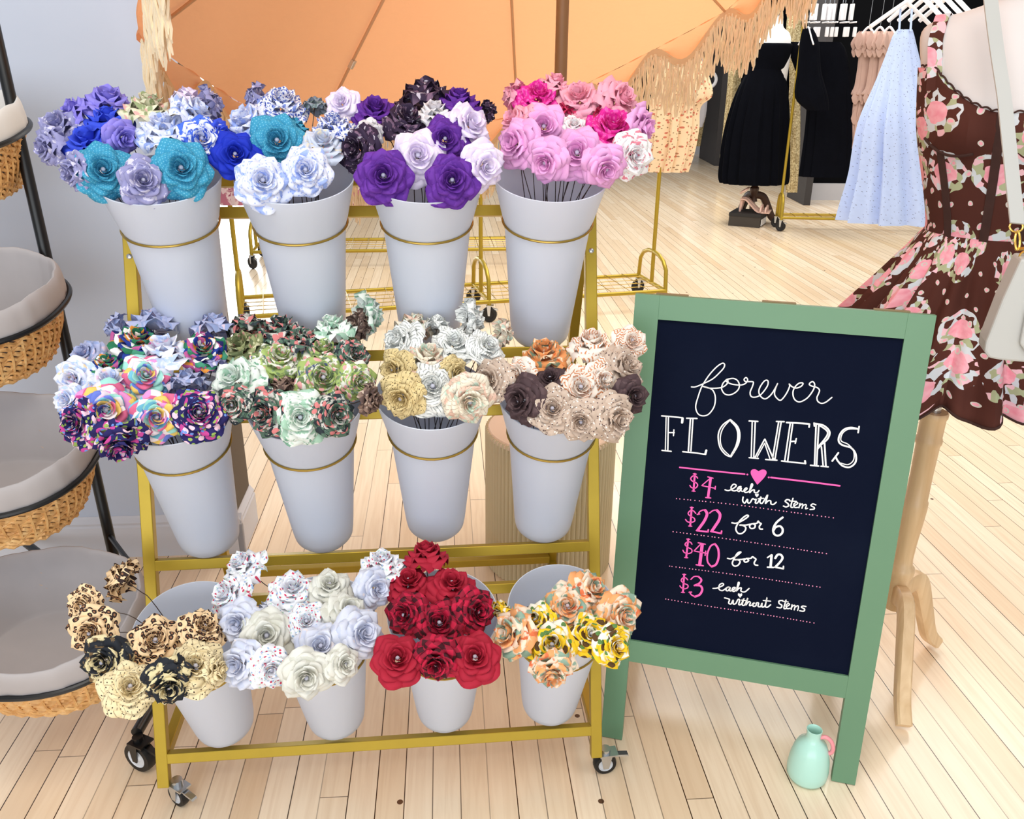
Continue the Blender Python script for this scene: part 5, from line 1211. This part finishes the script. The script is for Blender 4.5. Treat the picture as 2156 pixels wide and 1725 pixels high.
# far rack with black, blush and gold clothes
A3 = fz(1642, 487); B3 = V((A3.x + 1.75, A3.y - 0.12, 0))
rk3, a3, b3_, e3, n3 = garment_rack(A3, B3, 0.2, 'gold rolling clothes rack of black and blush clothes by the dark wall', 2.12, (0.0, 1.0))
Yr = a3.y
cloth('hanging_dress', [(88, 1700, 1770), (110, 1690, 1782), (180, 1700, 1792), (260, 1698, 1796), (330, 1690, 1796), (372, 1684, 1794)], Yr, M['black_cloth'], 'black pleated skirt dress hanging on the far gold rack', 'dress', folds=15, amp=0.05, sq=0.3)
o, c = cloth('black_blouse', [(60, 1690, 1712), (90, 1684, 1724), (150, 1680, 1728), (205, 1676, 1742), (232, 1700, 1744)], Yr - 0.30, M['black_cloth'], 'black puff sleeved top at the front end of the far rack', 'top', folds=8, amp=0.05, sq=0.4)
hanger(c + V((0, 0, 0.01)), 2.12, 0.12, 'white hanger carrying the black puff sleeved top', V((0.2, -0.98, 0)))
for i, (dx, lab) in enumerate(((0, 'blush ruffled dress nearest the black clothes'), (24, 'blush ruffled dress, middle of three'), (44, 'blush ruffled dress half behind the pale blue dress'))):
    Yb = Yr - 0.06 * i
    o, c = cloth('hanging_dress', [(66, 1820 + dx, 1836 + dx), (78, 1806 + dx, 1846 + dx), (100, 1800 + dx, 1848 + dx), (112, 1808 + dx, 1840 + dx), (180, 1800 + dx, 1838 + dx), (198, 1790 + dx, 1840 + dx), (206, 1800 + dx, 1838 + dx), (240, 1792 + dx, 1836 + dx), (312, 1782 + dx, 1824 + dx)], Yb, M['blush'], lab, 'dress', 'blush ruffled dresses on the far rack', folds=7, amp=0.10, sq=0.5)
    for py, r_ in ((84, 26), (100, 24), (200, 25), (242, 24)):
        cc = fy(1824 + dx - (py - 84) * 0.06, py, Yb); R_ = r_ / FL * depth(cc)
        rf = MB(); rf.grid([[cc + V((R_ * k * math.cos(a) * (1 + .12 * math.sin(9 * a)), R_ * k * .6 * math.sin(a) * (1 + .12 * math.sin(9 * a)), z + 0.02 * math.sin(9 * a + 1))) for a in [2 * PI * j / 54 for j in range(54)]] for k, z in ((0.6, 0.05), (0.85, 0.02), (1.08, -0.04), (1.0, -0.06))], True)
        f_o = rf.build('ruffle', M['blush'], loc=c); f_o.parent = o; f_o.location = (0, 0, 0)
    hanger(c + V((0, 0, 0.03)), 2.12, 0.12, ('white hanger of the first', 'white hanger of the middle', 'white hanger of the last')[i] + ' blush ruffled dress', V((0.75, -0.66, 0)), 0.010)
for i in range(9):
    px_ = 1698 + i * 12.2 + (0, 2, -3, 3, 1, -2, 4, -3, 0)[i]
    P = fy(px_, 6, Yr + 0.02 * (i % 2)); ax = V((0.09, -0.99, 0)); Z = V((0, 0, 1))
    h = thing('clothes_hanger', P, 'white clip hanger number %s along the black clothes, counted from the gold post' % ('one', 'two', 'three', 'four', 'five', 'six', 'seven', 'eight', 'nine')[i], 'hanger', 'white clothes hangers')
    m_ = MB(); m_.box(P - Z * 0.07, (0.026, 0.05, 0.125)); m_.box(P - Z * 0.15 - V((0, 0.07, 0)), (0.010, 0.16, 0.012)); part(m_, 'body', M['hanger'], h, smooth=False, bevel=0.004)
    m_ = MB(); m_.box(P - Z * 0.225 - V((0, 0.14, 0)), (0.024, 0.03, 0.075)); part(m_, 'clip', M['hanger'], h, smooth=False, bevel=0.004)
    part(MB().tube([P, V((P.x, P.y, 2.10)), V((P.x, P.y + 0.02, 2.135))], 0.004, 6), 'hook', M['chrome'], h)
# pale blue dress on its own stand, in front
YB = 5.3
pb = paper('pale_blue_dotted', (188, 206, 244), [('spot', 2.6, 0.085, (128, 136, 170))], 0.9)
st = thing('display_stand', (2.64, YB, 0), 'gold display stand carrying the pale blue dress behind the brown floral one', 'stand')
part(MB().tube([V((2.64, YB, 0.02)), V((2.64, YB, 1.93)), V((2.36, YB, 1.93))], 0.013, 12), 'pole', M['gold'], st)
part(MB().lathe([(0.001, 0), (0.17, 0), (0.17, 0.012), (0.02, 0.022), (0.014, 0.05)], (2.64, YB, 0), 40), 'base', M['gold'], st)
o, c = cloth('hanging_dress', [(62, 1890, 1921), (76, 1880, 1925), (100, 1872, 1930), (165, 1850, 1944), (185, 1843, 1950), (260, 1818, 1975), (360, 1806, 1990), (430, 1790, 2010), (466, 1782, 2018)], YB, pb, 'pale blue dotted sundress with long full skirt', 'dress', folds=10, amp=0.13, sq=0.5, n=160, uvs=14)
sb_ = MB()
for x in (1893, 1917):
    sb_.tube([fy(x, 66, YB - .03), fy(x + 3, 20, YB), fy(x, 66, YB + .03)], 0.006, 6)
s_o = sb_.build('strap', pb, loc=c); s_o.parent = o; s_o.location = (0, 0, 0)
for i, px_ in enumerate((1936, 1958, 1982, 2004)):
    hanger(fy(px_, -12, YB), 1.93, 0.17, 'empty white hanger beside the pale blue dress, ' + ('first', 'second', 'third', 'last')[i] + ' from it', V((0.55, -0.83, 0)), 0.013)
hanger(fy(1908, 4, YB), 1.93, 0.20, 'large white hanger carrying the pale blue dress', V((0.97, 0.2, 0)), 0.012)
# gold sequin clothes and the grey one by the far dark wall
o, c = cloth('hanging_dress', [(95, 1536, 1560), (140, 1534, 1562), (200, 1530, 1556), (300, 1520, 1546), (332, 1516, 1540)], 11.6, M['sequin'], 'gold sequin gown hanging beside the far charcoal panel', 'dress', folds=5, amp=0.08)
hanger(c + V((0, 0, 0.02)), 2.3, 0.12, 'white hanger carrying the far gold sequin gown', V((0, 1, 0)))
o, c = cloth('hanging_dress', [(20, 1662, 1690), (60, 1655, 1686), (150, 1662, 1684), (300, 1658, 1684), (405, 1655, 1678)], 9.0, M['sequin'], 'gold sequin gown standing behind the black tulle dress', 'dress', folds=5, amp=0.08)
hanger(c + V((0, 0, 0.02)), 2.12, 0.1, 'white hanger carrying the sequin gown behind the tulle dress', V((0, 1, 0)))
o, c = cloth('hanging_dress', [(120, 1470, 1486), (180, 1466, 1486), (238, 1462, 1486), (260, 1458, 1482), (308, 1460, 1474)], 12.9, M['sequin'], 'gold sequin gown, its hem showing beneath the grey slip dress', 'dress', folds=5, amp=0.08)
hanger(c + V((0, 0, 0.02)), 2.31, 0.1, 'white hanger carrying the gown behind the grey slip dress', V((0, 1, 0)))
o, c = cloth('hanging_dress', [(180, 1464, 1490), (200, 1460, 1490), (240, 1454, 1486), (268, 1452, 1478)], 12.5, M['grey_cloth'], 'pale grey satin slip dress hanging by the far black wall', 'dress', folds=4, amp=0.05)
cc = fy(1488, 168, 12.45); h = thing('hoop_hanger', cc, 'round white hoop hanger above the pale grey slip dress', 'hanger')
part(MB().tube([cc + V((0.13 * math.cos(a), 0.01, 0.11 * math.sin(a))) for a in [2 * PI * i / 28 for i in range(28)]], 0.022, 8, True), 'hoop', M['hanger'], h)

part(MB().tube([cc + V((0, 0, 0.11)), V((cc.x, cc.y, 2.32))], 0.004, 6), 'hook', M['chrome'], h)
for (x, yn, lab) in ((cc.x, 12.2, 'wall mounted clothes rail above the pale grey slip dress, out past the charcoal panel'), (fy(1548, 95, 11.6).x, 11.3, 'wall mounted clothes rail above the far gold sequin gown')):
    rl_ = thing('clothes_rail', (x, 14.5, 2.3), lab, 'clothes rail')
    part(MB().tube([V((x, 14.5, 2.31)), V((x, yn, 2.31))], 0.014, 10), 'rail', M['black'], rl_)
